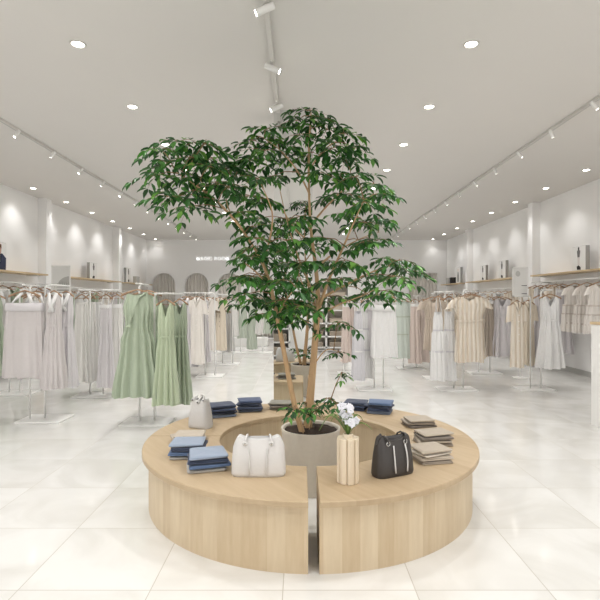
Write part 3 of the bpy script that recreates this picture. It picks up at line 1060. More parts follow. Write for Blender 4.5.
def garment(kind, x, y, ztop, W, zhem, m, label, cat, rz=0, drop=0, m2=None, group=None, name=None):
    """hang one garment at (x, y): ztop = height of its shoulders on the hanger"""
    gseed[0] += 1
    sd = gseed[0]
    h = W / 2
    L = ztop - zhem
    nm = name or cat.replace(' ', '_')
    o = None
    if kind == 'oneshoulder':
        o = shell([(0, h * .50, .03), (.14, h * .60, .07), (.32, h * .52, .065), (.5, h * .72, .09), (1, h, .15)], L,
                  zt=lambda u, f: -.015 * abs(u) + .012 * u - (.035 if f else .02) * max(0, 1 - (u / .7) ** 2), pleats=8, amp=(.004, .046), seed=sd, knot=(-.55, .34)).build(nm, m, smooth=True)
        MB().ball((-h * .30, -.066, -L * .33), .022, 10, 6, (1.2, .5, .9)).build('waist_knot', m, o, smooth=True)
        MB().tube([(h * .36, -.028, -.01), (h * .1, -.06, -.07), (-h * .25, -.066, -L * .30)], [.012, .014, .010], 6).build('sash', m, o, smooth=True)
    elif kind in ('satin', 'vneck'):
        vd = .16 if kind == 'satin' else .13
        o = shell([(0, h * .60, .02), (.05, h * .66, .05), (.2, h * .66, .07), (.34, h * .58, .06), (.5, h * .74, .08), (1, h, .12)], L,
                  zt=lambda u, f: (-.02 * abs(u) if abs(u) > .62 else (-(vd if f else .06) * (1 - abs(u) / .62) ** .9 - .012)), pleats=7, amp=(.006, .044), seed=sd).build(nm, m, smooth=True)
        rs = []
        for j in range(3):
            z = -L * .34 + .012 - .012 * j
            rs.append([Vector((h * .6 * math.cos(2 * PI * k / 32), .068 * math.sin(2 * PI * k / 32), z)) for k in range(32)])
        MB().rings(rs).build('waist_seam', m, o, smooth=True)
        if kind == 'vneck':
            for s in (-1, 1):
                MB().tube([(s * h * .42, -.03, 0), (s * h * .15, -.065, -.12), (-s * h * .25, -.07, -.22)], [.016, .024, .018], 6).build('crossover_strap', m2 or m, o, smooth=True)
    elif kind == 'strapless':
        o = shell([(0, h * .88, .06), (.12, h * .90, .075), (.5, h * .96, .09), (1, h, .11)], L - drop, pleats=7, amp=(.004, .018), seed=sd, dz=-drop).build(nm, m, smooth=True)
        rs = []
        for j, (k, z) in enumerate(((.9, .004), (.93, .0), (.94, -.05), (.93, -.085), (.9, -.09))):
            rs.append([Vector((h * k * math.copysign(abs(math.cos(2 * PI * i / 48)) ** .85, math.cos(2 * PI * i / 48)), (.07 + .01 * (j in (1, 2, 3))) * math.copysign(abs(math.sin(2 * PI * i / 48)) ** .75, math.sin(2 * PI * i / 48)), z - drop)) for i in range(48)])
        MB().rings(rs).build('folded_band', m2 or m, o, smooth=True)
        for s in (-1, 1):
            MB().tube([(s * h * .12, 0, .0), (s * h * .3, -.03, -.05), (s * h * .5, -.055, -drop)], [.013, .02, .012], 6).build('ribbon', M_WHITECLOTH, o, smooth=True)
    elif kind == 'slip':
        o = shell([(0, h * .72, .045), (.3, h * .70, .05), (.6, h * .85, .065), (1, h, .09)], L - drop, zt=lambda u, f: -.03 * (1 - abs(u)) if f else -.02, pleats=6, amp=(.003, .028), seed=sd, dz=-drop).build(nm, m, smooth=True)
        for s in (-1, 1):
            for f in (-1, 1):
                strap([(s * h * .38, 0, .006), (s * h * .42, f * .02, -drop * .5), (s * h * .45, f * .042, -drop - .01)], .006).build('shoulder_strap', M_WHITECLOTH, o)
        rs = [[Vector((h * .74 * math.cos(2 * PI * k / 40), .05 * math.sin(2 * PI * k / 40), -drop - z + .008 * math.sin(k * 2.4) * (z > .05))) for k in range(40)] for z in (.02, .05, .075)]
        MB().rings(rs).build('lace_trim', M_WHITECLOTH, o, smooth=True)
    elif kind == 'skirt':
        o = shell([(0, h * .72, .03), (.06, h * .74, .035), (.5, h * .9, .06), (1, h * 1.25, .11)], L - drop, pleats=6, amp=(.006, .036), seed=sd, dz=-drop).build(nm, m, smooth=True)
        MB().rings([[Vector((h * .75 * math.cos(2 * PI * k / 32), .042 * math.sin(2 * PI * k / 32), -drop + z)) for k in range(32)] for z in (.004, -.03)]).build('waistband', m2 or m, o, smooth=True)
    elif kind == 'tier':
        o = shell([(0, h * .55, .035), (.12, h * .7, .05), (.27, h * .72, .055), (.3, h * .9, .07), (.55, h * .95, .08), (1, h, .10)], L - drop, zt=lambda u, f: -.05 * (1 - abs(u)) if f else 0, pleats=7, amp=(.002, .014), seed=sd, dz=-drop, tiers=(.58,)).build(nm, [m], smooth=True)
        for z, k in ((.27, .8), (.58, 1.0)):
            MB().rings([[Vector((h * k * math.cos(2 * PI * i / 40), (.06 + .025 * (z > .3)) * math.sin(2 * PI * i / 40), -drop - (L - drop) * z + q)) for i in range(40)] for q in (.012, 0, -.012)]).build('tier_seam', m2 or m, o, smooth=True)
        for s in (-1, 1):
            strap([(s * h * .2, 0, 0), (s * h * .36, -.02, -drop * .5), (s * h * .4, -.035, -drop - .01)], .006).build('shoulder_strap', m, o)
    elif kind == 'pleat':
        o = shell([(0, h * .74, .02), (.1, h * .80, .06), (.36, h * .54, .065), (.4, h * .58, .07), (1, h * .70, .11)], L,
                  zt=lambda u, f: (-.03 * abs(u) if abs(u) > .5 else (-(.07 if f else .03) * (1 - abs(u) / .5) - .012)), pleats=12, amp=(.009, .02), seed=sd, n=144).build(nm, m, smooth=True)
        for s in (-1, 1):
            sleeve_mb(h * .66, -.045, .15, .075, .075, h * .3, s).build('cap_sleeve', m, o, smooth=True)
        MB().rings([[Vector((h * .66 * math.cos(2 * PI * i / 40), .075 * math.sin(2 * PI * i / 40), -L * .38 + q)) for i in range(40)] for q in (.014, 0, -.014)]).build('waist_seam', m, o, smooth=True)
    elif kind == 'shirt':
        o = shell([(0, h * .66, .02), (.06, h * .76, .055), (.3, h * .72, .065), (.6, h * .78, .075), (1, h * .85, .09)], L,
                  zt=lambda u, f: (-.03 * abs(u) if abs(u) > .4 else (-(.12 if f else .02) * (1 - abs(u) / .4) - .012)), pleats=5, amp=(.002, .012), seed=sd).build(nm, m, smooth=True)
        for s in (-1, 1):
            sl = sleeve_mb(h * .62, -.04, .26, .068, .062, h * .36, s).build('sleeve', m, o, smooth=True)
            if m2:
                sleeve_mb(h * .62 + h * .30, -.04 - .215, .05, .068, .069, h * .06, s).build('cuff', m2, o, smooth=True)
            MB().tube([(s * .045, .0, .005), (s * .03, -.05, -.03), (0, -.066, -.13)], [.012, .02, .006], 6).build('collar', m, o, smooth=True)
        for k in range(5):
            MB().ball((0, -.073, -.2 - k * .1), .008, 8, 5).build('button', m2 or M_WHITE, o, smooth=True)
    elif kind == 'lace':
        o = shell([(0, h * .62, .02), (.08, h * .8, .06), (.42, h * .8, .07), (.46, h * .95, .08), (1, h, .10)], L,
                  zt=lambda u, f: (-.03 * abs(u) if abs(u) > .45 else (-(.07 if f else .02) * (1 - abs(u) / .45) - .012)), pleats=9, amp=(.002, .014), seed=sd, n=144, tiers=(.62, .82)).build(nm, m, smooth=True)
        for z in (.44, .62, .82):
            MB().rings([[Vector((h * (1.0 if z < .5 else 1.05) * math.cos(2 * PI * i / 60) * (1 + .02 * math.sin(i * 1.9)), .093 * math.sin(2 * PI * i / 60), -L * z + q)) for i in range(60)] for q in (.012, -.012)]).build('ruffle_seam', m2 or m, o, smooth=True)
        for s in (-1, 1):
            sleeve_mb(h * .58, -.045, .14, .06, .062, h * .3, s).build('sleeve', m, o, smooth=True)
    o.location = (x, y, ztop)
    o.rotation_euler = (0, 0, rz)
    tag(o, label, cat, group)
    GARM.append((o, x, y, ztop, W, rz, label, kind))
    return o


M_WHITECLOTH = cloth('white', (240, 239, 238), .8)
C = {
    'lav': cloth('lavender', (208, 202, 201)), 'lavl': cloth('pale_lavender', (217, 213, 215)), 'sage': cloth('sage', (175, 187, 165)), 'mint': cloth('light_sage', (188, 200, 172), .5),
    'grey': cloth('pearl_grey', (228, 226, 222)), 'white': cloth('offwhite', (230, 229, 228)), 'cream': cloth('cream', (226, 214, 196)), 'pink': cloth('dusty_pink', (218, 203, 195)),
    'tan': cloth('tan', (204, 190, 175)), 'beige': striped('beige_stripe', (231, 223, 211), (214, 199, 180)), 'olive': cloth('olive', (160, 152, 118)), 'ivory': cloth('ivory', (236, 230, 223)),
    'ggreen': cloth('grey_green', (190, 198, 184)), 'cuff': cloth('brown_cuff', (146, 132, 112)), 'mist': cloth('mint_mist', (208, 217, 209)), 'slate': cloth('silver', (196, 194, 192)),
    'lilac': cloth('lilac', (208, 206, 210)), 'lacey': cloth('lace_edge', (210, 200, 190)), 'taupe': cloth('taupe', (176, 164, 152)),
}

# hanger prototype
HK = .098


def hanger_proto():
    t = thing('clothes_hanger', '', 'hanger')
    rs = []
    for i in range(17):
        u = -1 + 2 * i / 16
        x = .185 * u
        z = .026 - .066 * abs(u) ** 1.3
        r = .0065 + .004 * abs(u) ** 2
        rs.append([Vector((x, r * .9 * math.cos(2 * PI * k / 8) + -.01 * abs(u), z + r * 1.4 * math.sin(2 * PI * k / 8))) for k in range(8)])
    MB().rings(rs, True, True).build('hanger_body', M_HANGER, t, smooth=True)
    MB().tube([(-.16, -.008, -.03), (0, 0, -.033), (.16, -.008, -.03)], .004, 6).build('trouser_bar', M_HANGER, t, smooth=True)
    pts = [(0, 0, .03), (0, 0, .056)] + [(.017 * math.sin(a), 0, .076 - .017 * math.cos(a)) for a in [R(v) for v in range(15, 260, 25)]]
    MB().tube(pts, .0026, 6).build('hook', M_CHROME, t, smooth=True)
    return t


hp = hanger_proto()
hp_used = [False]


def hang(x, y, ztop, rz, label, k=1.0):
    if not hp_used[0]:
        o = hp
        hp_used[0] = True
        o.location = (x, y, ztop)
        o.rotation_euler = (0, 0, rz)
        o['label'] = label
        o['group'] = 'wooden clothes hangers'
    else:
        o = dup(hp, (x, y, ztop), rz, label, 'wooden clothes hangers')
    o.scale = (k, 1, 1)
    return o


def rack(bx, by, posts, rails, label, bw=.53, bd=.39):
    """rails: (ztop, [(x, y)...]) one per post, garments hang along it"""
    t = thing('garment_rack', label, 'rack', (bx, by, 0), 0, 'white garment racks')
    MB().rbox((0, 0, .011), (bw, bd, .022), .004).build('base_plate', M_WHITE, t)
    for (pxo, pyo), (ztop, pts) in zip(posts, rails):
        zr = ztop + HK - .006
        pts = [Vector((x - bx, y - by, zr)) for x, y in pts]
        a, b = pts[0], pts[-1]
        d = (b - a)
        d = d.normalized() if d.length > .01 else Vector((0, 1, 0))
        e0, e1 = a - d * .09, b + d * .09
        mid = (a + b) / 2
        p0 = Vector((pxo, pyo, .02))
        p1 = Vector((pxo, pyo, zr))
        MB().tube([p0, p1 + Vector((0, 0, -.03)), p1 + (mid - p1).normalized() * min(.03, (mid - p1).length)], .012, 10).build('post', M_WHITE, t, smooth=True)
        if (mid - p1).length > .04:
            MB().tube([p1, mid], .011, 8).build('arm', M_WHITE, t, smooth=True)
        MB().tube([e0, e1], .011, 10).build('rail', M_WHITE, t, smooth=True)
    return t


def wpx(px, d):
    return (px - 300) * d / F


def zpx(py, d):
    return EYE - (py - 299) * d / F


def load(rk, specs):
    """specs: per rail: (ztop, [(kind, px, d, width_px, hem_py, mat, mat2, label, cat, drop)])"""
    bx, by, posts, label, bw, bd = rk
    rails = []
    for ztop, gs in specs:
        pts = []
        for kind, px, d, wp, hem, m, m2, lab, cat, drop in gs:
            x = wpx(px, d)
            garment(kind, x, d, ztop, wp * d / F, zpx(hem, d), C[m], lab, cat, 0, drop, C[m2] if m2 else None)
            hang(x, d, ztop, 0, 'wooden hanger holding the ' + lab, min(1, wp * d / F * .5 / .185 * .9))
            pts.append((x, d))
        rails.append((ztop, pts))
    rack(bx, by, posts, rails, label, bw, bd)


# --- left side
load((-3.06, 5.88, [(-.17, -.02), (-.01, .02)], 'white garment rack with lavender dresses, nearest on the left', .53, .39), [
    (1.52, [('strapless', 25, 5.72, 41, 377, 'lav', 'lavl', 'wide lavender strapless dress nearest on the left', 'dress', .12),
            ('strapless', 37, 6.05, 34, 378, 'lav', 'lavl', 'lavender strapless dress half hidden behind its twin', 'dress', .12)]),
    (1.52, [('vneck', 54, 5.72, 18, 388, 'lav', 'white', 'long lavender dress with crossed white straps, nearer one', 'dress', 0),
            ('vneck', 66, 6.05, 18, 387, 'lavl', 'white', 'long lavender dress with crossed white straps, farther one', 'dress', 0)])])
load((-4.35, 7.5, [(-.1, 0), (.06, 0)], 'white garment rack with sage dress at the far left edge', .55, .39), [
    (1.50, [('oneshoulder', -6, 7.2, 26, 375, 'sage', None, 'sage green dress cut by the left edge', 'dress', 0)]),
    (1.50, [('slip', 32, 7.7, 18, 368, 'grey', None, 'pearl grey slip dress behind the lavender dresses', 'dress', .06)])])
load((-1.78, 5.74, [(-.1, 0), (.07, .02)], 'white garment rack carrying the sage green dresses', .56, .39), [
    (1.53, [('oneshoulder', 138, 5.55, 45, 396, 'sage', None, 'sage green one-shoulder flared dress in front', 'dress', 0),
            ('oneshoulder', 147, 6.02, 37, 394, 'sage', None, 'sage green flared dress tucked behind its twin', 'dress', 0)]),
    (1.42, [('satin', 166, 5.52, 21, 404, 'mint', None, 'pale green satin v-neck dress, left of the pair', 'dress', 0),
            ('satin', 180, 5.88, 19, 403, 'sage', None, 'sage satin v-neck dress, right of the pair', 'dress', 0)])])
load((-3.05, 7.35, [(-.1, 0), (.1, 0)], 'white garment rack of grey skirts behind the lavender dresses', .6, .39), [
    (1.49, [('skirt', 82, 7.15, 15, 382, 'grey', None, 'pearl grey long skirt, left of three', 'skirt', .09),
            ('skirt', 90, 7.4, 14, 381, 'grey', None, 'pearl grey long skirt, middle of three', 'skirt', .09),
            ('skirt', 97, 7.65, 14, 379, 'white', None, 'off-white long skirt, right of three', 'skirt', .09)]),
    (1.49, [('slip', 106, 7.1, 15, 387, 'lavl', None, 'pale lavender slip dress with white straps, left one', 'dress', .1),
            ('slip', 117, 7.4, 15, 386, 'grey', None, 'grey slip dress with white straps beside the sage dress', 'dress', .1)])])
load((-1.68, 9.2, [(-.1, 0), (.08, 0)], 'white garment rack of lavender and cream shirt dresses', .5, .4), [
    (1.47, [('vneck', 185, 9.0, 17, 366, 'lavl', 'lavl', 'pale lavender dress right of the sage dresses', 'dress', 0),
            ('slip', 190, 9.35, 15, 366, 'lilac', None, 'lilac dress behind the pale lavender one', 'dress', .05)]),
    (1.47, [('shirt', 197, 9.0, 17, 364, 'ivory', None, 'ivory shirt dress with buttons', 'shirt dress', 0),
            ('slip', 203, 9.3, 14, 362, 'lavl', None, 'lavender slip dress beside the ivory shirt dress', 'dress', .05)])])
load((-1.62, 10.9, [(-.1, 0), (.12, 0)], 'white garment rack of cream dresses with brown cuffs', .52, .4), [
    (1.46, [('shirt', 209, 10.6, 17, 350, 'ivory', 'cuff', 'cream short-sleeved dress with brown cuffs, left one', 'shirt dress', 0),
            ('slip', 214, 11.0, 12, 346, 'olive', None, 'olive dress between the brown-cuffed dresses', 'dress', .05)]),
    (1.46, [('shirt', 220, 10.7, 16, 350, 'cream', 'cuff', 'cream short-sleeved dress with brown cuffs, right one', 'shirt dress', 0),
            ('slip', 228, 11.1, 12, 351, 'slate', None, 'silver grey dress right of the brown-cuffed dresses', 'dress', .05)])])
gs1 = [('slip', p, 13.2 + i * .02, 10, h, m, None, lab, 'dress', .05) for i, (p, h, m, lab) in enumerate((
    (226, 350, 'slate', 'silver dress on the far rack, leftmost'), (234, 336, 'grey', 'pearl grey dress on the far rack, second from left'),
    (243, 338, 'ggreen', 'short grey-green dress on the far rack'), (252, 349, 'ggreen', 'long grey-green dress on the far rack')))]
gs2 = [('slip', p, 13.2 + i * .02, 9, h, m, None, lab, 'dress', .05) for i, (p, h, m, lab) in enumerate((
    (260, 334, 'grey', 'pearl grey dress on the far rack beside the column'), (267, 333, 'ggreen', 'grey-green dress on the far rack beside the column')))]
load((-1.5, 13.2, [(-.1, 0), (.5, 0)], 'long white garment rack far behind on the left', 1.5, .45), [(1.46, gs1), (1.46, gs2)])

# --- right side
load((1.19, 7.87, [(0, 0), (.15, 0)], 'white garment rack with the white strapless dress right of the tree', .55, .39), [
    (1.43, [('tier', 358, 7.7, 12, 380, 'lilac', 'white', 'tiered white-lilac dress right of the tree, left of pair', 'dress', .17),
            ('tier', 366, 8.0, 12, 378, 'white', 'lilac', 'tiered white-lilac dress right of the tree, right of pair', 'dress', .17)]),
    (1.5, [('strapless', 384, 7.65, 26, 357, 'white', 'white', 'white strapless dress right of the tree', 'dress', .15),
           ('strapless', 378, 8.0, 24, 357, 'lavl', 'lavl', 'pale lavender strapless dress behind the white one', 'dress', .15)])])
load((2.5, 7.87, [(-.03, 0), (.12, 0)], 'white garment rack with the cream pleated dress', .6, .39), [
    (1.47, [('tier', 438, 7.65, 13, 380, 'white', 'lilac', 'white tiered dress left of the cream dress, left of pair', 'dress', .22),
            ('tier', 449, 7.85, 13, 380, 'white', 'lilac', 'white tiered dress left of the cream dress, right of pair', 'dress', .22)]),
    (1.5, [('pleat', 469, 7.65, 39, 362, 'beige', None, 'cream pleated cap-sleeved dress', 'dress', 0),
           ('pleat', 473, 8.15, 33, 358, 'beige', None, 'cream pleated dress behind its twin', 'dress', 0)])])
load((3.75, 7.87, [(-.05, 0), (.12, 0)], 'white garment rack with beige and white dresses at right', .54, .39), [
    (1.40, [('shirt', 517, 7.65, 15, 367, 'beige', None, 'beige collared dress at right, left of pair', 'shirt dress', 0),
            ('shirt', 528, 8.0, 14, 365, 'cream', None, 'beige collared dress at right, right of pair', 'shirt dress', 0)]),
    (1.5, [('satin', 550, 7.7, 24, 368, 'white', 'lavl', 'long white dress hung nearest the right wall', 'dress', 0),
           ('satin', 542, 8.05, 20, 366, 'lavl', None, 'pale lavender dress behind the long white dress', 'dress', 0)])])
load((3.6, 9.6, [(-.1, 0), (.12, 0)], 'white garment rack of lavender dresses behind the cream dress', .6, .39), [
    (1.47, [('slip', 489, 9.5, 12, 356, 'taupe', None, 'narrow taupe dress right of the cream dress', 'dress', .04)]),
    (1.47, [('satin', 502, 9.5, 24, 356, 'lavl', None, 'lavender long dress behind the racks at right', 'dress', 0),
            ('satin', 497, 9.85, 22, 355, 'lilac', None, 'lilac long dress behind the lavender one', 'dress', 0)])])
load((2.55, 8.95, [(-.12, 0), (.1, 0)], 'white garment rack of tan dresses behind the tiered dresses', .55, .39), [
    (1.46, [('pleat', 433, 8.75, 26, 350, 'tan', None, 'tan cap-sleeved dress, left of pair', 'dress', 0)]),
    (1.46, [('pleat', 449, 9.15, 26, 352, 'cream', None, 'sand cap-sleeved dress, right of pair', 'dress', 0)])])
load((2.3, 10.2, [(-.15, 0), (.12, 0)], 'white garment rack of mint and pink dresses', .55, .39), [
    (1.43, [('tier', 401, 10.0, 17, 358, 'mist', 'ggreen', 'pale mint tiered dress, left of pair', 'dress', .03),
            ('tier', 407, 10.4, 15, 358, 'mist', 'ggreen', 'pale mint tiered dress, right of pair', 'dress', .03)]),
    (1.42, [('slip', 415, 10.0, 12, 363, 'pink', None, 'dusty pink slip dress beside the mint dresses, left one', 'dress', .05),
            ('slip', 423, 10.3, 11, 362, 'pink', None, 'dusty pink slip dress beside the mint dresses, right one', 'dress', .05)])])
load((.96, 9.5, [(-.1, 0), (.1, 0)], 'white garment rack of pink dresses beside the trunk', .45, .39), [
    (1.42, [('slip', 346, 9.5, 10, 362, 'pink', None, 'dusty pink slip dress beside the trunk, left one', 'dress', .05)]),
    (1.42, [('slip', 353, 9.6, 10, 361, 'pink', None, 'dusty pink slip dress beside the trunk, right one', 'dress', .05)])])

# --- wall bays: oak shelf, rail, garments, canvases
def bay(side, y0, y1, where, gl, ztop=1.66):
    s = 1 if side == 'left' else -1
    xw = XL if side == 'left' else XR
    o = MB().rbox((xw + s * .16, (y0 + y1) / 2, 1.955), (.32, y1 - y0, .03), .003).build('wall_shelf', M_SHELF)
    tag(o, 'long oak wall shelf on the %s wall, %s' % (side, where), 'shelf', 'oak wall shelves')
    for y in (y0 + .25, y1 - .25):
        MB().box((xw + s * .12, y, 1.928), (.24, .02, .024)).build('bracket', M_WHITE, o)
    xr = xw + s * .33
    zr = ztop + HK - .006
    t = thing('wall_rail', 'white hanging rail under the %s wall shelf, %s' % (side, where), 'rail', (xw, (y0 + y1) / 2, zr), 0, 'wall hanging rails')
    MB().tube([(s * .33, y0 - (y0 + y1) / 2 + .05, 0), (s * .33, y1 - (y0 + y1) / 2 - .05, 0)], .011, 8).build('rail', M_WHITE, t, smooth=True)
    for y in (y0 + .3, y1 - .3):
        MB().tube([(0, y - (y0 + y1) / 2, 0), (s * .33, y - (y0 + y1) / 2, 0)], .009, 8).build('bracket', M_WHITE, t, smooth=True)
    for i, (y, kind, w, zh, m, m2, nm, cat) in enumerate(gl):
        lab = '%s on the %s wall rail, %s' % (nm, side, where) + ', %s from the front' % ordn[i]
        garment(kind, xr, y, ztop, w, zh, C[m], lab, cat, 0, .06 if kind in ('slip', 'tier', 'skirt') else 0, C[m2] if m2 else None, 'clothes on the wall rails')
        hang(xr, y, ztop, 0, 'hanger of the %s %s, %s, %s' % (side, 'wall rail', where, ordn[i] + ' from the front'), .95)


PAL = [('slip', .36, .45, 'ggreen', None, 'grey-green dress', 'dress'), ('shirt', .44, .5, 'white', None, 'white collared dress', 'shirt dress'), ('slip', .36, .45, 'grey', None, 'pearl grey dress', 'dress'),
       ('vneck', .4, .4, 'sage', None, 'sage dress', 'dress'), ('shirt', .44, .6, 'ivory', None, 'ivory shirt dress', 'shirt dress'), ('slip', .36, .4, 'cream', None, 'cream dress', 'dress'), ('satin', .4, .45, 'lavl', None, 'lavender dress', 'dress')]
PAR = [('slip', .36, .4, 'lavl', None, 'lavender dress', 'dress'), ('shirt', .44, .5, 'beige', None, 'beige shirt dress', 'shirt dress'), ('slip', .36, .45, 'taupe', None, 'taupe dress', 'dress'), ('satin', .4, .4, 'white', None, 'white dress', 'dress'),
       ('vneck', .4, .4, 'cream', None, 'cream dress', 'dress'), ('slip', .36, .45, 'slate', None, 'silver dress', 'dress')]


def gl(pal, y0, y1, n, k=0):
    return [(y0 + (y1 - y0) * i / (n - 1),) + pal[(i + k) % len(pal)] for i in range(n)]


bay('left', 6.9, 10.3, 'nearest bay', gl(PAL, 8.35, 10.1, 6, 1))
bay('left', 10.95, 14.5, 'middle bay', gl(PAL, 11.2, 14.2, 8, 0), 1.62)
bay('left', 15.15, 17.6, 'farthest bay', gl(PAL, 15.4, 17.3, 5, 3), 1.62)
LT = [(8.25, 'lace', .46, .86, 'ivory', 'lacey', 'ivory lace tiered top', 'top'), (8.6, 'lace', .46, .86, 'ivory', 'lacey', 'ivory lace tiered top', 'top'), (8.98, 'lace', .46, .86, 'ivory', 'lacey', 'ivory lace tiered top', 'top')]
bay('right', 7.2, 10.75, 'nearest bay', LT + [(y,) + PAR[i] for i, y in enumerate((9.4, 9.65, 9.95, 10.25, 10.5))], 1.71)
bay('right', 11.4, 14.95, 'middle bay', gl(PAR, 11.6, 14.6, 8, 1), 1.62)
bay('right', 15.6, 17.6, 'farthest bay', gl(PAR, 15.8, 17.3, 4, 4), 1.62)


def canvas(x, y, w, h, side, label, fig=0):
    """a thick picture board standing on a wall shelf with its face to the room"""
    s = 1 if side == 'left' else -1
    w *= 1.2
    t = thing('picture_board', label, 'picture', (x, y, 1.97), 0, 'picture boards on the wall shelves')
    MB().rbox((0, 0, h / 2 + .001), (.075, w, h), .003).build('board', mat('board_edge_shade', (160, 159, 156), .7), t)  # darker grey puts the shade of the unlit edge into its colour
    MB().box((s * .039, 0, h / 2), (.003, w - .004, h - .006)).build('paper', M_WHITE, t)

    def poly(pts, m, nm):
        vs = [(s * .0412, a * w, b * h) for a, b in pts] + [(s * .0425, a * w, b * h) for a, b in pts]
        n = len(pts)
        fs = [tuple(range(n)), tuple(range(2 * n - 1, n - 1, -1))] + [(i, (i + 1) % n, n + (i + 1) % n, n + i) for i in range(n)]
        MB().add(vs, fs).build(nm, m, t)
    if fig == 0:
        poly([(-.08, .55), (.08, .55), (.12, .80), (.04, .86), (-.04, .86), (-.12, .80)], mat('print_grey', (120, 116, 114)), 'printed_coat')
        poly([(-.05, .86), (.05, .86), (.05, .96), (-.05, .96)], M_DARK, 'printed_hair')
        poly([(-.16, .04), (.12, .04), (.14, .18), (.0, .22), (-.14, .14)], M_DARK, 'printed_shoes')
        poly([(-.07, .22), (.07, .22), (.08, .55), (-.08, .55)], mat('print_pale', (222, 216, 212)), 'printed_skirt')
    elif fig == 1:
        poly([(-.1, .06), (.1, .06), (.12, .5), (.06, .72), (-.06, .72), (-.12, .5)], M_DARK, 'printed_dress')
        poly([(-.04, .74), (.04, .74), (.05, .9), (-.05, .9)], mat('print_skin', (206, 170, 148)), 'printed_face')
    else:
        poly([(-.44, .02), (.44, .02), (.46, .45), (.2, .6), (-.2, .6), (-.46, .45)], mat('print_navy', (44, 52, 78)), 'printed_jacket')
        poly([(-.1, .56), (.1, .56), (.13, .68), (.13, .82), (-.13, .82), (-.13, .68)], mat('print_skin', (206, 170, 148)), 'printed_face')
        poly([(-.15, .78), (.15, .78), (.13, .93), (-.13, .93)], mat('print_hair', (120, 84, 56)), 'printed_hair')
        poly([(-.07, .3), (.07, .3), (.1, .56), (-.1, .56)], M_WHITE, 'printed_shirt')


canvas(XR - .2, 9.02, .36, .45, 'right', 'white fashion print board on the nearest right shelf')
canvas(XR - .2, 12.45, .36, .45, 'right', 'white print board on the middle right shelf, nearer one')
canvas(XR - .2, 13.75, .34, .42, 'right', 'white print board on the middle right shelf, farther one')
canvas(XR - .2, 15.9, .36, .5, 'right', 'white print board with a dark figure on the farthest right shelf', 1)
canvas(XL + .2, 8.75, .36, .5, 'left', 'portrait photo board in a navy jacket on the nearest left shelf', 2)
canvas(XL + .2, 12.75, .38, .42, 'left', 'white fashion print board on the middle left shelf')
canvas(XL + .2, 15.35, .34, .45, 'left', 'white fashion print board on the farthest left shelf')
o = MB().rbox((0, 0, .11), (.12, .3, .22), .01).build('storage_box', M_GREY, loc=(XL + .2, 16.2, 1.971))
MB().rbox((0, 0, .2), (.126, .306, .05), .008).build('lid', M_GREY, o)
tag(o, 'small grey lidded box on the farthest left shelf', 'box')
for i, y in enumerate((16.5, 16.9)):
    o = MB().rbox((0, 0, .1), (.2, .24, .2), .01).build('storage_box', M_DARK if i == 0 else M_GREY, loc=(XR - .2, y, 1.971))
    MB().rbox((0, 0, .19), (.206, .246, .03), .006).build('lid', M_DARK if i == 0 else M_GREY, o)
    tag(o, '%s box on the farthest right shelf' % ('dark lidded storage' if i == 0 else 'grey lidded storage'), 'box')


# --- free-standing poster frames: mirrored views of the shop drawn as flat shapes
def panel(x, y, w, z0, z1, label, fig):
    t = thing('panel_stand', label, 'poster stand', (x, y, 0))
    MB().lathe([(.14, 0), (.14, .012), (.02, .016), (.012, .02)], 24).build('base', M_WHITE, t, smooth=True, sharp=40)
    MB().tube([(0, 0, .015), (0, 0, z0 + .01)], .01, 8).build('pole', M_WHITE, t, smooth=True)
    fr = MB()
    for a, b in (((-w / 2, z0), (w / 2, z0)), ((-w / 2, z1), (w / 2, z1)), ((-w / 2, z0), (-w / 2, z1)), ((w / 2, z0), (w / 2, z1))):
        fr.box(((a[0] + b[0]) / 2, 0, (a[1] + b[1]) / 2), (abs(a[0] - b[0]) + .014, .02, abs(a[1] - b[1]) + .014))
    fr.build('frame', M_WHITE, t)
    MB().box((0, 0, (z0 + z1) / 2), (w - .012, .008, z1 - z0 - .012)).build('sheet', mat('panel_sheet', (226, 225, 222), .5), t)
    h = z1 - z0

    def flat(pts, m, nm):
        vs = [(a * w, -.0045, z0 + b * h) for a, b in pts] + [(a * w, -.0065, z0 + b * h) for a, b in pts]
        n = len(pts)
        MB().add(vs, [tuple(range(n)), tuple(range(2 * n - 1, n - 1, -1))] + [(i, (i + 1) % n, n + (i + 1) % n, n + i) for i in range(n)]).build(nm, m, t)
    if fig == 0:
        flat([(.46, .34), (-.22, .34), (-.2, .46)] + [(.46 - .66 * math.cos(R(12 * i + 10)), .34 + .34 * math.sin(R(12 * i + 10))) for i in range(1, 7)] + [(.46, .68)], M_GREY, 'reflected_arch')
        for k in range(6):
            flat([(-.16 + .1 * k, .36), (-.13 + .1 * k, .36), (-.13 + .1 * k, .5), (-.16 + .1 * k, .5)], M_WHITE, 'reflected_bar')
        for z in (.16, .24):
            flat([(-.22, z), (.44, z), (.44, z + .03), (-.22, z + .03)], mat('print_line', (150, 146, 142)), 'panel_line')
    else:
        flat([(-.15 + .16 * math.cos(R(30 * i)), .78 + .1 * math.sin(R(30 * i))) for i in range(12)], M_GREY, 'reflected_oval')
        for z in (.36, .08):
            flat([(.1, z), (.46, z), (.46, z + .02), (.1, z + .02)], M_DARK, 'panel_line')


panel(wpx(61, 8.9), 8.9, .33, 1.46, 2.05, 'white poster stand with a painted grey arch reflection behind the lavender dresses', 0)
panel(wpx(520, 9.0), 9.0, .27, 1.5, 2.03, 'white poster stand with a painted grey oval reflection behind the beige dresses', 1)

# --- white counter at the right edge
t = thing('display_counter', 'white counter with thin oak top at the right edge', 'counter', (3.95, 5.1, 0))
MB().rbox((0, 0, .58), (1.2, 1.08, 1.16), .004).build('counter_body', M_WHITE, t)
MB().rbox((0, 0, 1.175), (1.22, 1.1, .03), .003).build('counter_top', M_SHELF, t)

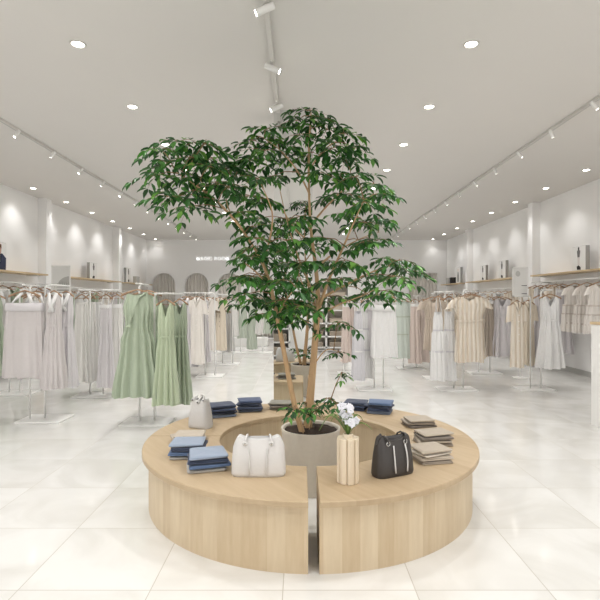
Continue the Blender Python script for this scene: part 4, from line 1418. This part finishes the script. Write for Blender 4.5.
# --- open white shelf unit far behind the tree
t = thing('shelf_unit', 'white open shelf unit far behind the tree trunk', 'shelf unit', (.72, 13.6, 0))
for x in (-.62, 0, .62):
    MB().box((x, 0, .95), (.05, .4, 1.9)).build('upright', M_WHITE, t)
for z in (.12, .42, .78, 1.14, 1.5, 1.88):
    MB().box((0, 0, z), (1.28, .4, .04)).build('shelf_board', M_WHITE, t)
MB().box((0, .19, .95), (1.26, .02, 1.86)).build('back_panel', mat('unit_back', (206, 198, 186), .7), t)
shelf_names = {.14: 'bottom', .44: 'second lowest', .80: 'middle', 1.16: 'second from top', 1.52: 'top'}
for z in (.14, .44, .80, 1.16, 1.52):
    for x in (-.31, .31):
        sd += 1
        o = MB().rbox((0, 0, .06), (.44, .3, .12), .012).build('storage_box', DEN['taupe'] if z < .5 else DEN['stone'], loc=(.72 + x, 13.56, z + .001))
        MB().rbox((0, 0, .11), (.45, .31, .025), .006).build('lid', DEN['greige'], o)
        tag(o, '%s box on the %s shelf of the far unit, %s side' % ('taupe' if z < .5 else 'stone', shelf_names[z], 'left' if x < 0 else 'right'), 'box', 'boxes in the far shelf unit')
# low shelf by the shop front, seen only in the mirror
t = thing('shelf_unit', 'low white shelf unit seen reflected in the mirror column', 'shelf unit', (-.75, YF + .2, 0))
for x in (-.5, 0, .5):
    MB().box((x, 0, .45), (.04, .36, .9)).build('upright', M_WHITE, t)
for z in (.1, .42, .74, .9):
    MB().box((0, 0, z), (1.04, .36, .03)).build('shelf_board', M_WHITE, t)
MB().box((0, -.17, .45), (1.02, .02, .86)).build('back_panel', M_GREY, t)
for z, nm in ((.115, 'bottom'), (.435, 'middle')):
    for x in (-.25, .25):
        o = MB().rbox((0, 0, .09), (.36, .26, .18), .012).build('storage_box', DEN['taupe'], loc=(-.75 + x, YF + .2, z + .001))
        MB().rbox((0, 0, .17), (.37, .27, .03), .006).build('lid', DEN['greige'], o)
        tag(o, 'taupe box on the %s shelf of the reflected low unit, %s side' % (nm, 'far' if x < 0 else 'column'), 'box', 'boxes in the reflected low unit')
# low white plinth far left
o = MB().rbox((0, 0, .13), (1.5, .5, .26), .006).build('display_plinth', M_WHITE, loc=(-1.75, 15.2, 0))
tag(o, 'low white display plinth far behind on the left', 'plinth')

# ------------------------------------------------------------------ world, camera, view
w = bpy.data.worlds.new('World')
S.world = w
w.use_nodes = True
bg = w.node_tree.nodes['Background']
bg.inputs['Color'].default_value = (1.0, .99, .98, 1)
bg.inputs['Strength'].default_value = 1.6

cam = bpy.data.cameras.new('camera')
cam.sensor_width = 36
cam.lens = 36 * F / 600
cam.clip_end = 100
co = bpy.data.objects.new('camera', cam)
COL.objects.link(co)
co.location = (0, 0, EYE)
co.rotation_euler = (R(90), 0, 0)
cam.shift_y = -1 / 600
S.camera = co
S.view_settings.view_transform = 'Standard'
S.view_settings.look = 'None'
S.view_settings.gamma = 1
S.view_settings.use_curve_mapping = False
S.view_settings.exposure = .56
